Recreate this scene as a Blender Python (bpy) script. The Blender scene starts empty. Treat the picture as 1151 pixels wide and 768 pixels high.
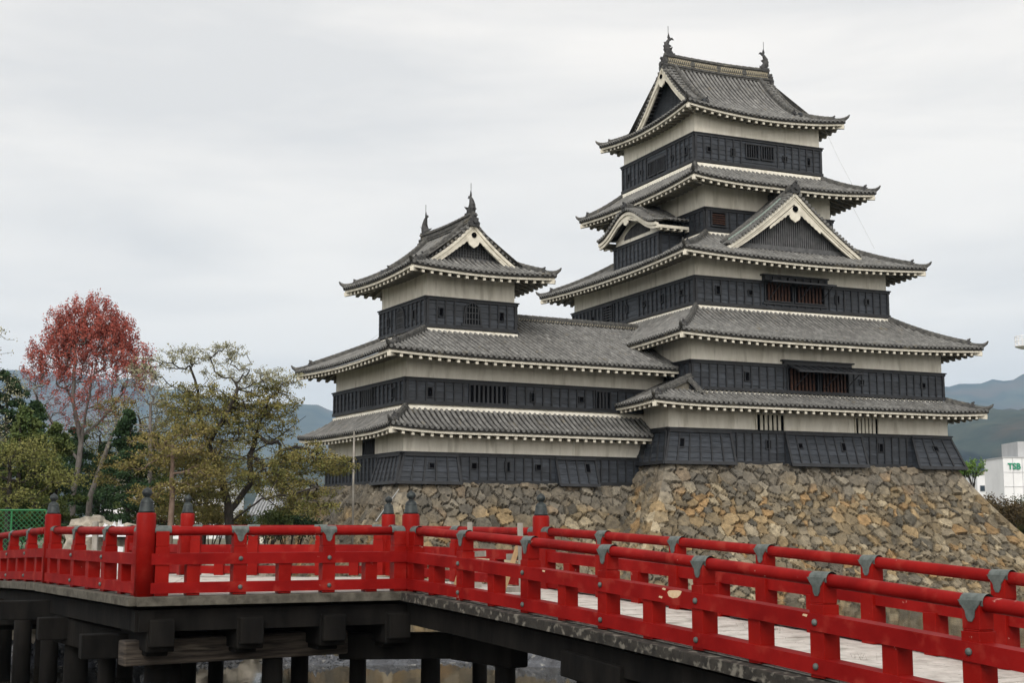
import bpy, math, random
import numpy as np
from mathutils import Vector, Matrix
random.seed(7); rng = np.random.default_rng(7)
sc = bpy.context.scene
COL = sc.collection
R = math.radians
# ---------------------------------------------------------------- camera, sky, sun, exposure
cam_d = bpy.data.cameras.new('camera'); cam = bpy.data.objects.new('camera', cam_d); COL.objects.link(cam)
cam_d.sensor_width = 36; cam_d.lens = 36*1552.34/1151; cam_d.clip_start = .1; cam_d.clip_end = 40000
cam.location = (0, 0, 0); cam.rotation_euler = (R(90)+math.atan((593.64-384)/1552.34), 0, 0)
sc.camera = cam
SUN_EL, SUN_AZ = 38, 190
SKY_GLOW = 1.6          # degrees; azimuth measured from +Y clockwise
world = bpy.data.worlds.new('World'); sc.world = world; world.use_nodes = True
wn, wl = world.node_tree.nodes, world.node_tree.links
wn.clear()
def WN(t, **k):
    n = wn.new(t)
    for a, b in k.items(): setattr(n, a, b)
    return n
sky = WN('ShaderNodeTexSky', sky_type='NISHITA', sun_disc=False, sun_elevation=R(SUN_EL), sun_rotation=R(SUN_AZ), air_density=1.2, dust_density=3.0)
tc = WN('ShaderNodeTexCoord'); mp = WN('ShaderNodeMapping'); mp.inputs['Scale'].default_value = (1.0, 1.0, 5.0); mp.inputs['Rotation'].default_value = (0, R(4), 0)
n1 = WN('ShaderNodeTexNoise'); n1.inputs['Scale'].default_value = 2.3; n1.inputs['Detail'].default_value = 7; n1.inputs['Roughness'].default_value = .5; n1.inputs['Distortion'].default_value = .35
cr = WN('ShaderNodeValToRGB'); cr.color_ramp.elements[0].position = .36; cr.color_ramp.elements[1].position = .60
cr.color_ramp.elements[0].color = (9.0, 8.75, 8.45, 1); cr.color_ramp.elements[1].color = (11.5, 10.9, 10.15, 1)
mx = WN('ShaderNodeMix', data_type='RGBA'); mx.inputs['Factor'].default_value = .93
bg = WN('ShaderNodeBackground'); bg.inputs['Strength'].default_value = .1
wo = WN('ShaderNodeOutputWorld')
wl.new(tc.outputs['Generated'], mp.inputs['Vector']); wl.new(mp.outputs[0], n1.inputs['Vector']); wl.new(n1.outputs['Fac'], cr.inputs['Fac'])
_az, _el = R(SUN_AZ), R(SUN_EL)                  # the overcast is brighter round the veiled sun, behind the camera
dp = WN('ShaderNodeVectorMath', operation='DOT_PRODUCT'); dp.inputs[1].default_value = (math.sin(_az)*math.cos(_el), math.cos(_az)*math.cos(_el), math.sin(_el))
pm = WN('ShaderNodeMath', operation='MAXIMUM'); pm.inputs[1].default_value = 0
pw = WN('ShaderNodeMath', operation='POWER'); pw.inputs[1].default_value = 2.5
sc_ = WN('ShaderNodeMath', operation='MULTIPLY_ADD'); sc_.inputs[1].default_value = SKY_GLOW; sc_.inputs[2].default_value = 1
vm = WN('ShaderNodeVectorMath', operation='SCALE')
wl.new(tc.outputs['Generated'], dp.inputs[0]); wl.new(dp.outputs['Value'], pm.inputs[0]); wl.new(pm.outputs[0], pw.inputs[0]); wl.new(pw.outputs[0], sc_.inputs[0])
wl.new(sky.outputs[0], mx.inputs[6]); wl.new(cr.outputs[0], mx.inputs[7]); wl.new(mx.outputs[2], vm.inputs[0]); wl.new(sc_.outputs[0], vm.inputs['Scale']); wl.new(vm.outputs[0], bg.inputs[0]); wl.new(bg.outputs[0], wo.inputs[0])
sun_d = bpy.data.lights.new('sun', 'SUN'); sun = bpy.data.objects.new('sun', sun_d); COL.objects.link(sun)
sun_d.energy = 1.5; sun_d.angle = R(28); sun_d.color = (1, .95, .88)
az = R(SUN_AZ); el = R(SUN_EL)
sdir = Vector((math.sin(az)*math.cos(el), math.cos(az)*math.cos(el), math.sin(el)))
sun.rotation_euler = sdir.to_track_quat('Z', 'Y').to_euler()
vs = sc.view_settings; vs.view_transform = 'Standard'; vs.look = 'None'; vs.gamma = 1; vs.exposure = 0; vs.use_curve_mapping = False

# ---------------------------------------------------------------- helpers
def tag(o, label=None, cat=None, group=None, kind=None):
    if label: o['label'] = label
    if cat: o['category'] = cat
    if group: o['group'] = group
    if kind: o['kind'] = kind
    return o
def empty(name, loc=(0, 0, 0), rz=0):
    o = bpy.data.objects.new(name, None); COL.objects.link(o); o.location = loc; o.rotation_euler = (0, 0, rz); o.empty_display_size = .3
    return o
class MB:
    def __init__(s): s.v = []; s.f = []; s.col = []; s.sh = None
    def add(s, vs, fs):
        b = len(s.v)
        if s.sh is not None: s.pad(); s.col.extend([(s.sh, s.sh, s.sh, 1)]*len(vs))
        s.v.extend([tuple(map(float, q)) for q in vs]); s.f.extend([tuple(i+b for i in f) for f in fs]); return s
    def pad(s): s.col.extend([(1, 1, 1, 1)]*(len(s.v)-len(s.col)))
    def box(s, a, b):
        x0, y0, z0 = (min(a[i], b[i]) for i in range(3)); x1, y1, z1 = (max(a[i], b[i]) for i in range(3))
        return s.add([(x0,y0,z0),(x1,y0,z0),(x1,y1,z0),(x0,y1,z0),(x0,y0,z1),(x1,y0,z1),(x1,y1,z1),(x0,y1,z1)],
                     [(0,3,2,1),(4,5,6,7),(0,1,5,4),(1,2,6,5),(2,3,7,6),(3,0,4,7)])
    def hexa(s, p):   # p: 8 points, bottom 4 then top 4
        return s.add(p, [(0,3,2,1),(4,5,6,7),(0,1,5,4),(1,2,6,5),(2,3,7,6),(3,0,4,7)])
    def beam(s, p, q, w, h, up=(0, 0, 1), oz=0):
        p = Vector(p); q = Vector(q); d = (q-p).normalized(); up = Vector(up); sd = d.cross(up)
        if sd.length < 1e-5: sd = Vector((1, 0, 0))
        sd.normalize(); u = sd.cross(d).normalized(); a = sd*w/2; b = u*h/2; o = Vector((0, 0, oz))
        P = []
        for c in (-1, 1):
            for (i, j, e) in ((-1, 0, p), (1, 0, p), (1, 0, q), (-1, 0, q)): P.append(e+a*i+b*c+o)
        return s.hexa(P)
    def tube(s, pts, rad, n=8, cap=True, ell=None):
        pts = [Vector(p) for p in pts]; N = len(pts)
        if not hasattr(rad, '__len__'): rad = [rad]*N
        b = len(s.v); prev = None
        for i, p in enumerate(pts):
            d = (pts[min(i+1, N-1)]-pts[max(i-1, 0)]).normalized()
            if prev is None:
                a = d.cross(Vector((0, 0, 1)))
                if a.length < .05: a = Vector((1, 0, 0))
            else:
                a = prev-d*prev.dot(d)
            a.normalize(); c = d.cross(a).normalized(); prev = a
            for k in range(n):
                t = 2*math.pi*k/n; q = p+(a*math.cos(t)+c*math.sin(t))*rad[i]; s.v.append(tuple(q))
        for i in range(N-1):
            for k in range(n):
                k2 = (k+1) % n; s.f.append((b+i*n+k, b+i*n+k2, b+(i+1)*n+k2, b+(i+1)*n+k))
        if cap:
            s.f.append(tuple(b+k for k in range(n))[::-1]); s.f.append(tuple(b+(N-1)*n+k for k in range(n)))
        return s
    def lathe(s, c, prof, n=14):   # prof: (r,z)
        b = len(s.v); N = len(prof)
        for r, z in prof:
            for k in range(n):
                t = 2*math.pi*k/n; s.v.append((c[0]+r*math.cos(t), c[1]+r*math.sin(t), c[2]+z))
        for i in range(N-1):
            for k in range(n):
                k2 = (k+1) % n; s.f.append((b+i*n+k, b+i*n+k2, b+(i+1)*n+k2, b+(i+1)*n+k))
        s.f.append(tuple(b+k for k in range(n))[::-1]); s.f.append(tuple(b+(N-1)*n+k for k in range(n)))
        return s
    def build(s, name, m, parent=None, smooth=False, off=None, kind=None, bevel=0):
        me = bpy.data.meshes.new(name)
        o = bpy.data.objects.new(name, me)
        if off is None:
            q = parent
            while q is not None and '_o' not in q: q = q.parent
            off = Vector(q['_o']) if q is not None else Vector((0, 0, 0))
        me.from_pydata([(x-off[0], y-off[1], z-off[2]) for x, y, z in s.v], [], s.f)
        me.materials.append(m); me.update()
        if s.sh is not None: s.pad()
        if s.col:
            ca = me.color_attributes.new('Col', 'FLOAT_COLOR', 'POINT')
            ca.data.foreach_set('color', np.asarray(s.col, dtype=np.float32).ravel())
        if smooth: me.polygons.foreach_set('use_smooth', [True]*len(me.polygons))
        COL.objects.link(o)
        if parent is not None: o.parent = parent
        if kind: o['kind'] = kind
        if bevel:
            md = o.modifiers.new('bevel', 'BEVEL'); md.width = bevel; md.segments = 2; md.limit_method = 'ANGLE'
        return o
def thing(name, label, cat, loc=(0, 0, 0), rz=0, group=None, off=None):
    o = empty(name, loc, rz); tag(o, label, cat, group)
    o['_o'] = tuple(off if off is not None else loc)   # how far part vertices lie from the empty
    return o

# ---------------------------------------------------------------- materials
def mat(name, c1, c2=None, scale=3, rough=.8, bump=0, bscale=None, spec=.3, stretch=(1, 1, 1), detail=6, c3=None, s3=.6, w3=.5, metallic=0, col=False, contrast=(.35, .65), coat=0, c4=None, w4=.7, s4=14):
    m = bpy.data.materials.new(name); m.use_nodes = True; nt = m.node_tree; n, l = nt.nodes, nt.links
    b = n['Principled BSDF']; b.inputs['Roughness'].default_value = rough; b.inputs['Specular IOR Level'].default_value = spec; b.inputs['Metallic'].default_value = metallic
    if coat: b.inputs['Coat Weight'].default_value = coat; b.inputs['Coat Roughness'].default_value = .25
    t = n.new('ShaderNodeTexCoord'); mp = n.new('ShaderNodeMapping'); mp.inputs['Scale'].default_value = stretch; l.new(t.outputs['Object'], mp.inputs[0])
    no = n.new('ShaderNodeTexNoise'); no.inputs['Scale'].default_value = scale; no.inputs['Detail'].default_value = detail; no.inputs['Roughness'].default_value = .62; l.new(mp.outputs[0], no.inputs['Vector'])
    out = None
    if c2 is not None:
        r = n.new('ShaderNodeValToRGB'); r.color_ramp.elements[0].position = contrast[0]; r.color_ramp.elements[1].position = contrast[1]
        r.color_ramp.elements[0].color = (*c1, 1); r.color_ramp.elements[1].color = (*c2, 1); l.new(no.outputs['Fac'], r.inputs[0]); out = r.outputs[0]
        if c3 is not None:
            n3 = n.new('ShaderNodeTexNoise'); n3.inputs['Scale'].default_value = s3; n3.inputs['Detail'].default_value = 5; l.new(mp.outputs[0], n3.inputs['Vector'])
            r3 = n.new('ShaderNodeValToRGB'); r3.color_ramp.elements[0].position = w3; r3.color_ramp.elements[1].position = min(1, w3+.12)
            r3.color_ramp.elements[0].color = (0, 0, 0, 1); r3.color_ramp.elements[1].color = (1, 1, 1, 1); l.new(n3.outputs['Fac'], r3.inputs[0])
            mm = n.new('ShaderNodeMix'); mm.data_type = 'RGBA'; l.new(r3.outputs[0], mm.inputs[0]); l.new(out, mm.inputs[6]); mm.inputs[7].default_value = (*c3, 1); out = mm.outputs[2]
    if c4 is not None:
        n4 = n.new('ShaderNodeTexNoise'); n4.inputs['Scale'].default_value = s4; n4.inputs['Detail'].default_value = 3; l.new(t.outputs['Object'], n4.inputs['Vector'])
        r4 = n.new('ShaderNodeValToRGB'); r4.color_ramp.elements[0].position = w4; r4.color_ramp.elements[1].position = w4+.015
        r4.color_ramp.elements[0].color = (0, 0, 0, 1); r4.color_ramp.elements[1].color = (1, 1, 1, 1); l.new(n4.outputs['Fac'], r4.inputs[0])
        m4 = n.new('ShaderNodeMix'); m4.data_type = 'RGBA'; l.new(r4.outputs[0], m4.inputs[0]); l.new(out, m4.inputs[6]); m4.inputs[7].default_value = (*c4, 1); out = m4.outputs[2]
    if col:
        a = n.new('ShaderNodeAttribute'); a.attribute_name = 'Col'
        if out is None: out = a.outputs['Color']
        else:
            mu = n.new('ShaderNodeMix'); mu.data_type = 'RGBA'; mu.blend_type = 'MULTIPLY'; mu.inputs[0].default_value = 1; l.new(out, mu.inputs[6]); l.new(a.outputs['Color'], mu.inputs[7]); out = mu.outputs[2]
    if out is not None: l.new(out, b.inputs['Base Color'])
    else: b.inputs['Base Color'].default_value = (*c1, 1)
    if bump:
        bn = n.new('ShaderNodeTexNoise'); bn.inputs['Scale'].default_value = bscale or scale*3; bn.inputs['Detail'].default_value = 5; l.new(mp.outputs[0], bn.inputs['Vector'])
        bb = n.new('ShaderNodeBump'); bb.inputs['Strength'].default_value = 1; bb.inputs['Distance'].default_value = bump; l.new(bn.outputs['Fac'], bb.inputs['Height']); l.new(bb.outputs[0], b.inputs['Normal'])
    return m
M = {}
M['plaster'] = mat('plaster', (.64,.612,.53), (.77,.745,.665), 1.4, .9, .004, 20, c3=(.54,.515,.44), s3=1.3, w3=.56, stretch=(2.2,2.2,.45))
M['cream'] = mat('painted_cream_wood', (.50,.475,.40), (.68,.65,.56), 2.5, .8)
M['board'] = mat('black_boards', (.015,.018,.022), (.040,.045,.051), 2.2, .5, .003, 9, spec=.4, stretch=(1,1,6))
M['boardv'] = mat('black_clapboards', (.012,.0155,.021), (.034,.040,.050), 2.2, .5, .003, 9, spec=.4, stretch=(1,1,6), col=True)
M['batten'] = mat('black_battens', (.009,.010,.012), (.020,.022,.026), 3, .55, spec=.4)
M['dark'] = mat('dark_interior', (.004,.004,.005), rough=1, spec=0)  # near-black colour standing in for unlit depth in openings; also black bosses
M['slat'] = mat('dark_grey_slats', (.055,.057,.06), (.10,.102,.105), 4, .7)
M['tile'] = mat('round_tile', (.095,.095,.092), (.185,.185,.178), 2.6, .75, .004, 40, c3=(.16,.145,.112), s3=1.6, w3=.63, spec=.3, col=True)
M['pan'] = mat('pan_tile', (.009,.009,.009), (.030,.029,.026), 5, .85, .004, 30, c3=(.11,.10,.075), s3=1.1, w3=.6)
M['ridge'] = mat('ridge_tile', (.035,.036,.036), (.11,.108,.10), 6, .8, .006, 30, c3=(.19,.175,.14), s3=2, w3=.63)
M['oni'] = mat('ornament_tile', (.025,.026,.028), (.06,.06,.06), 8, .7, .01, 25)
M['copper'] = mat('verdigris_copper', (.16,.21,.19), (.25,.29,.26), 6, .6)
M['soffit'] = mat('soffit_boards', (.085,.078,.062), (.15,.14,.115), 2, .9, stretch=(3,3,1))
M['raft'] = mat('shaded_rafter_plaster', (.16,.15,.12), (.26,.245,.205), 2, .9)  # white plaster toned dark, painting in the shade under the eaves
M['bellbar'] = mat('window_lattice', (.022,.024,.027), (.04,.042,.045), 3, .6)
M['brown'] = mat('red_brown_timber', (.014,.006,.004), (.060,.024,.013), 6, .7)
M['tan'] = mat('tan_lattice', (.30,.26,.18), (.40,.36,.26), 6, .8)
M['stone'] = mat('stone', (.62,.62,.62), (1.15,1.13,1.08), 5, .9, .03, 14, col=True, detail=8)
M['red'] = mat('red_lacquer', (.145,.004,.004), (.22,.008,.007), 2.0, .55, .0012, 30, spec=.05, c4=(.30,.15,.125), w4=.735, s4=9, c3=(.235,.022,.016), s3=3.5, w3=.57)
M['redpost'] = mat('red_lacquer_post', (.155,.0035,.0025), (.215,.007,.0045), 2.0, .45, .0012, 30, spec=.07, c4=(.30,.15,.125), w4=.74, s4=9, c3=(.23,.016,.012), s3=3, w3=.58)
M['metal'] = mat('grey_green_metal', (.05,.062,.058), (.105,.122,.116), 12, .55, .002, 40)
M['finial'] = mat('dark_bronze', (.010,.013,.015), (.035,.044,.044), 9, .5, .003, 30, metallic=.2)
M['deck'] = mat('bleached_deck_wood', (.34,.32,.295), (.50,.475,.445), 5, .85, .004, 20, stretch=(1,1,1), c3=(.24,.225,.20), s3=2.2, w3=.58, c4=(.10,.09,.075), w4=.70, s4=16)
M['edge'] = mat('weathered_edge_board', (.035,.032,.025), (.10,.093,.076), 5, .95, .008, 22)
M['edgemoss'] = mat('mossy_edge_board', (.012,.011,.010), (.035,.032,.027), 6, .95, .01, 22, c3=(.14,.13,.11), s3=9, w3=.53)
M['under'] = mat('dark_timber', (.0025,.0025,.0025), (.010,.009,.008), 3, .9, .006, 15, spec=.12, stretch=(1,1,.3))  # near-black base colour for the timber below the deck
M['log'] = mat('weathered_log', (.014,.011,.009), (.065,.053,.042), 3, .85, .015, 10, stretch=(.5,.5,6), c3=(.14,.12,.095), s3=1.3, w3=.62)
M['greywood'] = mat('grey_wood', (.15,.14,.12), (.27,.255,.23), 7, .9, stretch=(1,1,.3))
M['yelwood'] = mat('yellow_wood', (.22,.14,.07), (.32,.22,.12), 7, .85)
M['paintchip'] = mat('bare_wood_patch', (.50,.36,.22), (.60,.46,.30), 20, .9)
M['rope'] = mat('pale_cable', (.35,.36,.36), rough=.6)
M['white'] = mat('white_sheet', (.42,.43,.45), (.58,.59,.61), 4, .6)
M['tarp'] = mat('black_plastic_sheet', (.012,.013,.018), (.06,.067,.08), 3, .25, .04, 8, spec=.6, c3=(.28,.275,.25), s3=3.2, w3=.64)
M['rock'] = mat('rubble_rock', (.12,.11,.09), (.32,.29,.24), 2.5, .9, .03, 8)
M['ground'] = mat('earth', (.08,.075,.055), (.16,.145,.11), .6, .95, .03, 4, c3=(.07,.09,.04), s3=.15, w3=.5)
M['bark'] = mat('bark', (.014,.012,.010), (.042,.036,.031), 8, .95, .02, 20, stretch=(1,1,.4))
M['barkgrey'] = mat('grey_bark', (.085,.078,.072), (.17,.155,.145), 8, .95, .01, 20, stretch=(1,1,.4))
M['barktan'] = mat('tan_bark', (.11,.075,.055), (.19,.14,.11), 8, .95, .01, 20, stretch=(1,1,.4))
def leafmat(name, c1, c2, sc_=1.5):
    m = mat(name, c1, c2, sc_, .8, spec=.15)
    b = m.node_tree.nodes['Principled BSDF']; b.inputs['Subsurface Weight'].default_value = 0
    return m
M['leaf_olive'] = leafmat('olive_rust_leaves', (.085,.085,.026), (.22,.18,.062))
M['leaf_olive2'] = leafmat('yellow_green_leaves', (.085,.10,.026), (.17,.165,.055))
M['leaf_pale'] = leafmat('pale_spring_leaves', (.20,.20,.12), (.30,.29,.19))
M['leaf_red'] = leafmat('red_spring_leaves', (.22,.050,.040), (.40,.115,.088))
M['leaf_dark'] = leafmat('dark_conifer', (.014,.034,.016), (.040,.070,.028))
M['leaf_mid'] = leafmat('mid_conifer', (.042,.070,.022), (.105,.125,.040))
M['leaf_bright'] = leafmat('bright_green_leaves', (.10,.19,.04), (.17,.27,.07))
M['leaf_brown'] = leafmat('brown_shrub', (.05,.035,.018), (.10,.075,.035))
M['fence'] = mat('green_fence', (.02,.14,.05), rough=.5)
M['mountain'] = mat('wooded_mountain', (.012,.020,.013), (.065,.07,.045), .005, 1, c3=(.075,.055,.035), s3=.0022, w3=.52, spec=0)
M['bwhite'] = mat('white_facade', (.62,.63,.64), (.70,.71,.72), .2, .7)
M['bgrey'] = mat('grey_facade', (.33,.34,.35), (.40,.41,.42), .4, .8)
M['bglass'] = mat('window_glass', (.03,.045,.06), rough=.15, spec=.6)
M['roofgrey'] = mat('grey_shed_tiles', (.20,.21,.22), (.33,.34,.35), 2, .8, stretch=(6,1,1))
M['signgreen'] = mat('green_sign_letters', (.01,.22,.12), rough=.5)
# water
def water_mat():
    m = bpy.data.materials.new('moat_water'); m.use_nodes = True; n, l = m.node_tree.nodes, m.node_tree.links; b = n['Principled BSDF']
    b.inputs['Base Color'].default_value = (.018, .017, .012, 1); b.inputs['Roughness'].default_value = .06; b.inputs['IOR'].default_value = 1.33; b.inputs['Specular IOR Level'].default_value = .5
    t = n.new('ShaderNodeTexCoord'); mp = n.new('ShaderNodeMapping'); mp.inputs['Scale'].default_value = (1, .35, 1); l.new(t.outputs['Object'], mp.inputs[0])
    a = n.new('ShaderNodeTexNoise'); a.inputs['Scale'].default_value = 1.6; a.inputs['Detail'].default_value = 4; l.new(mp.outputs[0], a.inputs['Vector'])
    bb = n.new('ShaderNodeBump'); bb.inputs['Strength'].default_value = 1; bb.inputs['Distance'].default_value = .006; l.new(a.outputs['Fac'], bb.inputs['Height']); l.new(bb.outputs[0], b.inputs['Normal'])
    return m
M['water'] = water_mat()
HAZE = 0.000065
# ---------------------------------------------------------------- castle kit
SP = .27                                    # spacing of the round tile rows
def V3(p, z): return (p[0], p[1], z)
class Side:
    """one roof slope: x runs along the eave, e runs inward from the eave"""
    def __init__(s, O, A, I, L, E, h, ze, nl, nr, kl=None, kr=None, up=.2, m=2.4, Eu=None, cap=None):
        s.O = O; s.A = A; s.I = I; s.L = L; s.E = E; s.h = h; s.ze = ze; s.nl = nl; s.nr = nr
        s.kl = E/nl if kl is None else kl; s.kr = E/nr if kr is None else kr; s.up = up; s.m = m; s.Eu = Eu or E; s.cap = cap
    def emax(s, x):
        e = min(s.E if s.cap is None else s.cap(x), 99)
        if s.kl > 0: e = min(e, s.kl*max(x, 0))
        if s.kr > 0: e = min(e, s.kr*max(s.L-x, 0))
        return max(e, 0)
    def z(s, x, e):
        w = 0
        if s.kl > 0: w += max(0, 1-(x/s.nl)/s.m)**2.2
        if s.kr > 0: w += max(0, 1-((s.L-x)/s.nr)/s.m)**2.2
        return s.ze+s.h(e)+s.up*w*max(0, 1-e/s.Eu)
    def P(s, x, e, dz=0):
        return (s.O[0]+s.A[0]*x+s.I[0]*e, s.O[1]+s.A[1]*x+s.I[1]*e, s.z(x, e)+dz)
CO = .33
def slope_mesh(S, tiles, pans, x0=None, x1=None, rows=True):
    x0 = 0 if x0 is None else x0; x1 = S.L if x1 is None else x1
    tiles.sh = 1
    n = max(1, round((x1-x0)/SP)); dx = (x1-x0)/n
    for i in range(n):
        a = x0+i*dx; b = a+dx; ea = S.emax(a); eb = S.emax(b); c = (a+b)/2; ec = S.emax(c)
        top = max(ea, eb); e = 0.
        while e < top-1e-4:
            e2 = min(e+CO, top)
            q = [S.P(a, min(e, ea), .035), S.P(b, min(e, eb), .035), S.P(b, min(e2, eb)), S.P(a, min(e2, ea))]
            pans.add(q, [(0, 1, 2, 3)])
            pans.add([S.P(a, min(e, ea)), S.P(b, min(e, eb)), q[1], q[0]], [(0, 1, 2, 3)])
            e = e2
        pans.add([S.P(a, 0, -.11), S.P(b, 0, -.11), S.P(b, 0, .035), S.P(a, 0, .035)], [(0, 1, 2, 3)])
        pans.add([S.P(a, .35, -.10), S.P(b, .35, -.10), S.P(b, 0, -.11), S.P(a, 0, -.11)], [(0, 1, 2, 3)])
        if not rows: continue
        jx = random.uniform(-.012, .012); e = -.05; first = True
        while e < ec-.02:
            e2 = min(e+CO, ec); r1 = .082*random.uniform(.96, 1.04); r2 = r1*.92; vs = []
            zj = random.uniform(-.006, .006); tiles.sh = random.uniform(.88, 1.10)*(1.3 if random.random() < .02 else 1)
            for (ee, r) in ((e, r1), (e2, r2)):
                p = S.P(c+jx, max(ee, 0), .02+zj); p = (p[0]+S.I[0]*min(ee, 0), p[1]+S.I[1]*min(ee, 0), p[2])
                for k in range(6):
                    t = math.pi*k/5; cx = math.cos(t)*r; vs.append((p[0]+S.A[0]*cx, p[1]+S.A[1]*cx, p[2]+math.sin(t)*r*1.1))
            tiles.add(vs, [(k, k+1, k+7, k+6) for k in range(5)]+[(5, 4, 3, 2, 1, 0)])
            if first:
                vs = []; tiles.sh = .75
                p = S.P(c+jx, 0, .015); p = (p[0]-S.I[0]*.055, p[1]-S.I[1]*.055, p[2])
                for k in range(8):
                    t = 2*math.pi*k/8; vs.append((p[0]+S.A[0]*math.cos(t)*.088, p[1]+S.A[1]*math.cos(t)*.088, p[2]+.01+math.sin(t)*.088))
                tiles.add(vs, [tuple(range(8))]); first = False
            e = e2
def eave_mesh(S, ov, fas, raf, sof, x0=None, x1=None, rs=.46, trim=True):
    """cream fascia, rafter ends and the sloping boards under one eave; ov = eave to wall"""
    x0 = 0 if x0 is None else x0; x1 = S.L if x1 is None else x1
    n = max(2, round((x1-x0)/.4)); xs = [x0+(x1-x0)*i/n for i in range(n+1)]
    def Q(x, e, dz):
        xx = min(max(x, 0), S.L); z = S.z(xx, 0)+dz
        return (S.O[0]+S.A[0]*x+S.I[0]*e, S.O[1]+S.A[1]*x+S.I[1]*e, z)
    kl = 1 if S.kl > 0 else 0; kr = 1 if S.kr > 0 else 0
    def cl(x, e): return min(max(x, kl*e), S.L-kr*e)
    def rise(e): return .28*e
    for a, b in zip(xs[:-1], xs[1:]):
        for (e0, e1, z0, z1, m) in ((.06, .30, -.225, -.100, fas),):
            p = [Q(cl(a, e0), e0, z0), Q(cl(b, e0), e0, z0), Q(cl(b, e1), e1, z0), Q(cl(a, e1), e1, z0), Q(cl(a, e0), e0, z1), Q(cl(b, e0), e0, z1), Q(cl(b, e1), e1, z1), Q(cl(a, e1), e1, z1)]
            m.hexa(p)
        e0, e1 = .28, ov+.06
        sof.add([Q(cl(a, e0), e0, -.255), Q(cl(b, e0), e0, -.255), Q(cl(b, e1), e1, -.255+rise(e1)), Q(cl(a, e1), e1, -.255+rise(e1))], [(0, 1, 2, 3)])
    n = round((x1-x0)/rs); w = .075
    for i in range(n+1):
        x = x0+(x1-x0)*(i+.5)/n if i < n else None
        if x is None: break
        e0 = .17; e1 = ov+.05
        lim = min(x if kl else 99, (S.L-x) if kr else 99)
        e1 = min(e1, lim)
        if e1 < e0+.1: continue
        A = S.A; pts = []
        for e in (e0, e1):
            for (sx, dz) in ((-w, -.385), (w, -.385), (w, -.24), (-w, -.24)):
                pts.append(Q(x+sx, e, dz+rise(max(0, e-.28))*(1 if e > .3 else 0)))
        raf.add(pts, [(0, 1, 2, 3), (7, 6, 5, 4), (0, 4, 5, 1), (1, 5, 6, 2), (2, 6, 7, 3), (3, 7, 4, 0)])
        cp = []
        for e in (e0-.03, e0+.05):
            for (sx, dz) in ((-w+.008, -.375), (w-.008, -.375), (w-.008, -.238), (-w+.008, -.238)): cp.append(Q(x+sx, e, dz))
        fas.add(cp, [(0, 1, 2, 3), (7, 6, 5, 4), (0, 4, 5, 1), (1, 5, 6, 2), (2, 6, 7, 3), (3, 7, 4, 0)])
def oni(mb, p, d, s=1.0):
    """ridge-end ornament tile facing direction d (2-D)"""
    d = Vector((d[0], d[1], 0)).normalized(); t = Vector((-d.y, d.x, 0)); p = Vector(p)
    def Q(a, b, c): return tuple(p+d*a*s+t*b*s+Vector((0, 0, c*s)))
    out = [(-.26, -.02), (-.30, .18), (-.20, .26), (-.22, .42), (-.10, .44), (-.06, .56), (.06, .56), (.10, .44), (.22, .42), (.20, .26), (.30, .18), (.26, -.02)]
    n = len(out); vs = [Q(.10, b, c) for b, c in out]+[Q(-.10, b, c) for b, c in out]
    mb.add(vs, [tuple(range(n)), tuple(range(n, 2*n))[::-1]]+[(i, (i+1) % n+0, (i+1) % n+n, i+n) for i in range(n)])
    mb.tube([Q(.05, 0, .25), Q(.20, 0, .25)], .13*s, 8)
    mb.tube([Q(-.10, 0, .50), Q(.16, 0, .58)], .075*s, 7)
def ridge_run(mb, pts, w=.26, h=.30, cap=.10, base=-.05):
    """stacked ridge: slab along a polyline with a round cap row; joints show as small steps"""
    pts = [Vector(p) for p in pts]
    for a, b in zip(pts[:-1], pts[1:]):
        L = (b-a).length; n = max(1, round(L/.33))
        for i in range(n):
            p = a.lerp(b, i/n); q = a.lerp(b, (i+1)/n)
            p2 = p+Vector((0, 0, 0)); mb.beam(p, q, w, h, oz=base+h/2)
            mb.beam(p+Vector((0, 0, .0)), q, w+.06, .035, oz=base+h*.45)
            mb.tube([p+Vector((0, 0, base+h+.02)), q+Vector((0, 0, base+h+.02))], [cap*1.05, cap*.9], 8)
def hip_ridges(mb, orn, S, left=True, estart=.55, etop=None, w=.24, h=.22, k=1.0, osz=.62):
    """ridge along the left (or right) hip of a side"""
    nb = S.nl if left else S.nr
    Eh = S.emax(nb) if etop is None else etop
    ks = (S.kl if left else S.kr)
    def H(e, dz=0):
        x = e/ks; x = x if left else S.L-x
        return Vector(S.P(x, e, dz))
    Eh = ks*nb if etop is None else etop
    N = 7
    es = estart*Eh/ (Eh if Eh > 0 else 1)
    pts = [H(estart+(Eh-estart)*i/N) for i in range(N+1)]
    ridge_run(mb, pts, w, h)
    low = [H(estart*i/4, .0) for i in range(5)]
    tip = (low[0]-low[1]); tip.z = 0; tip.normalize()
    mb.tube([low[4]+Vector((0, 0, .10)), low[3]+Vector((0, 0, .09)), low[2]+Vector((0, 0, .09)), low[1]+Vector((0, 0, .11)), low[0]+Vector((0, 0, .15)), low[0]+tip*.16+Vector((0, 0, .25)), low[0]+tip*.24+Vector((0, 0, .36))], [.11, .11, .11, .11, .105, .07, .03], 8)
    d = pts[0]-pts[1]
    oni(orn, pts[0]+Vector((0, 0, .0)), (d.x, d.y), osz)
def corner_beam(mb, S, left=True, ov=1.5):
    x = lambda e: e if left else S.L-e
    q = S.P(x(0), 0); a = (q[0], q[1], q[2]-.34); p = S.P(x(ov), 0); b = (p[0]+S.I[0]*ov, p[1]+S.I[1]*ov, p[2]-.30+.22*ov)
    A = Vector(a); B = Vector(b); A = A+(B-A)*.045
    mb.beam(A, B, .17, .19)
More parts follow.
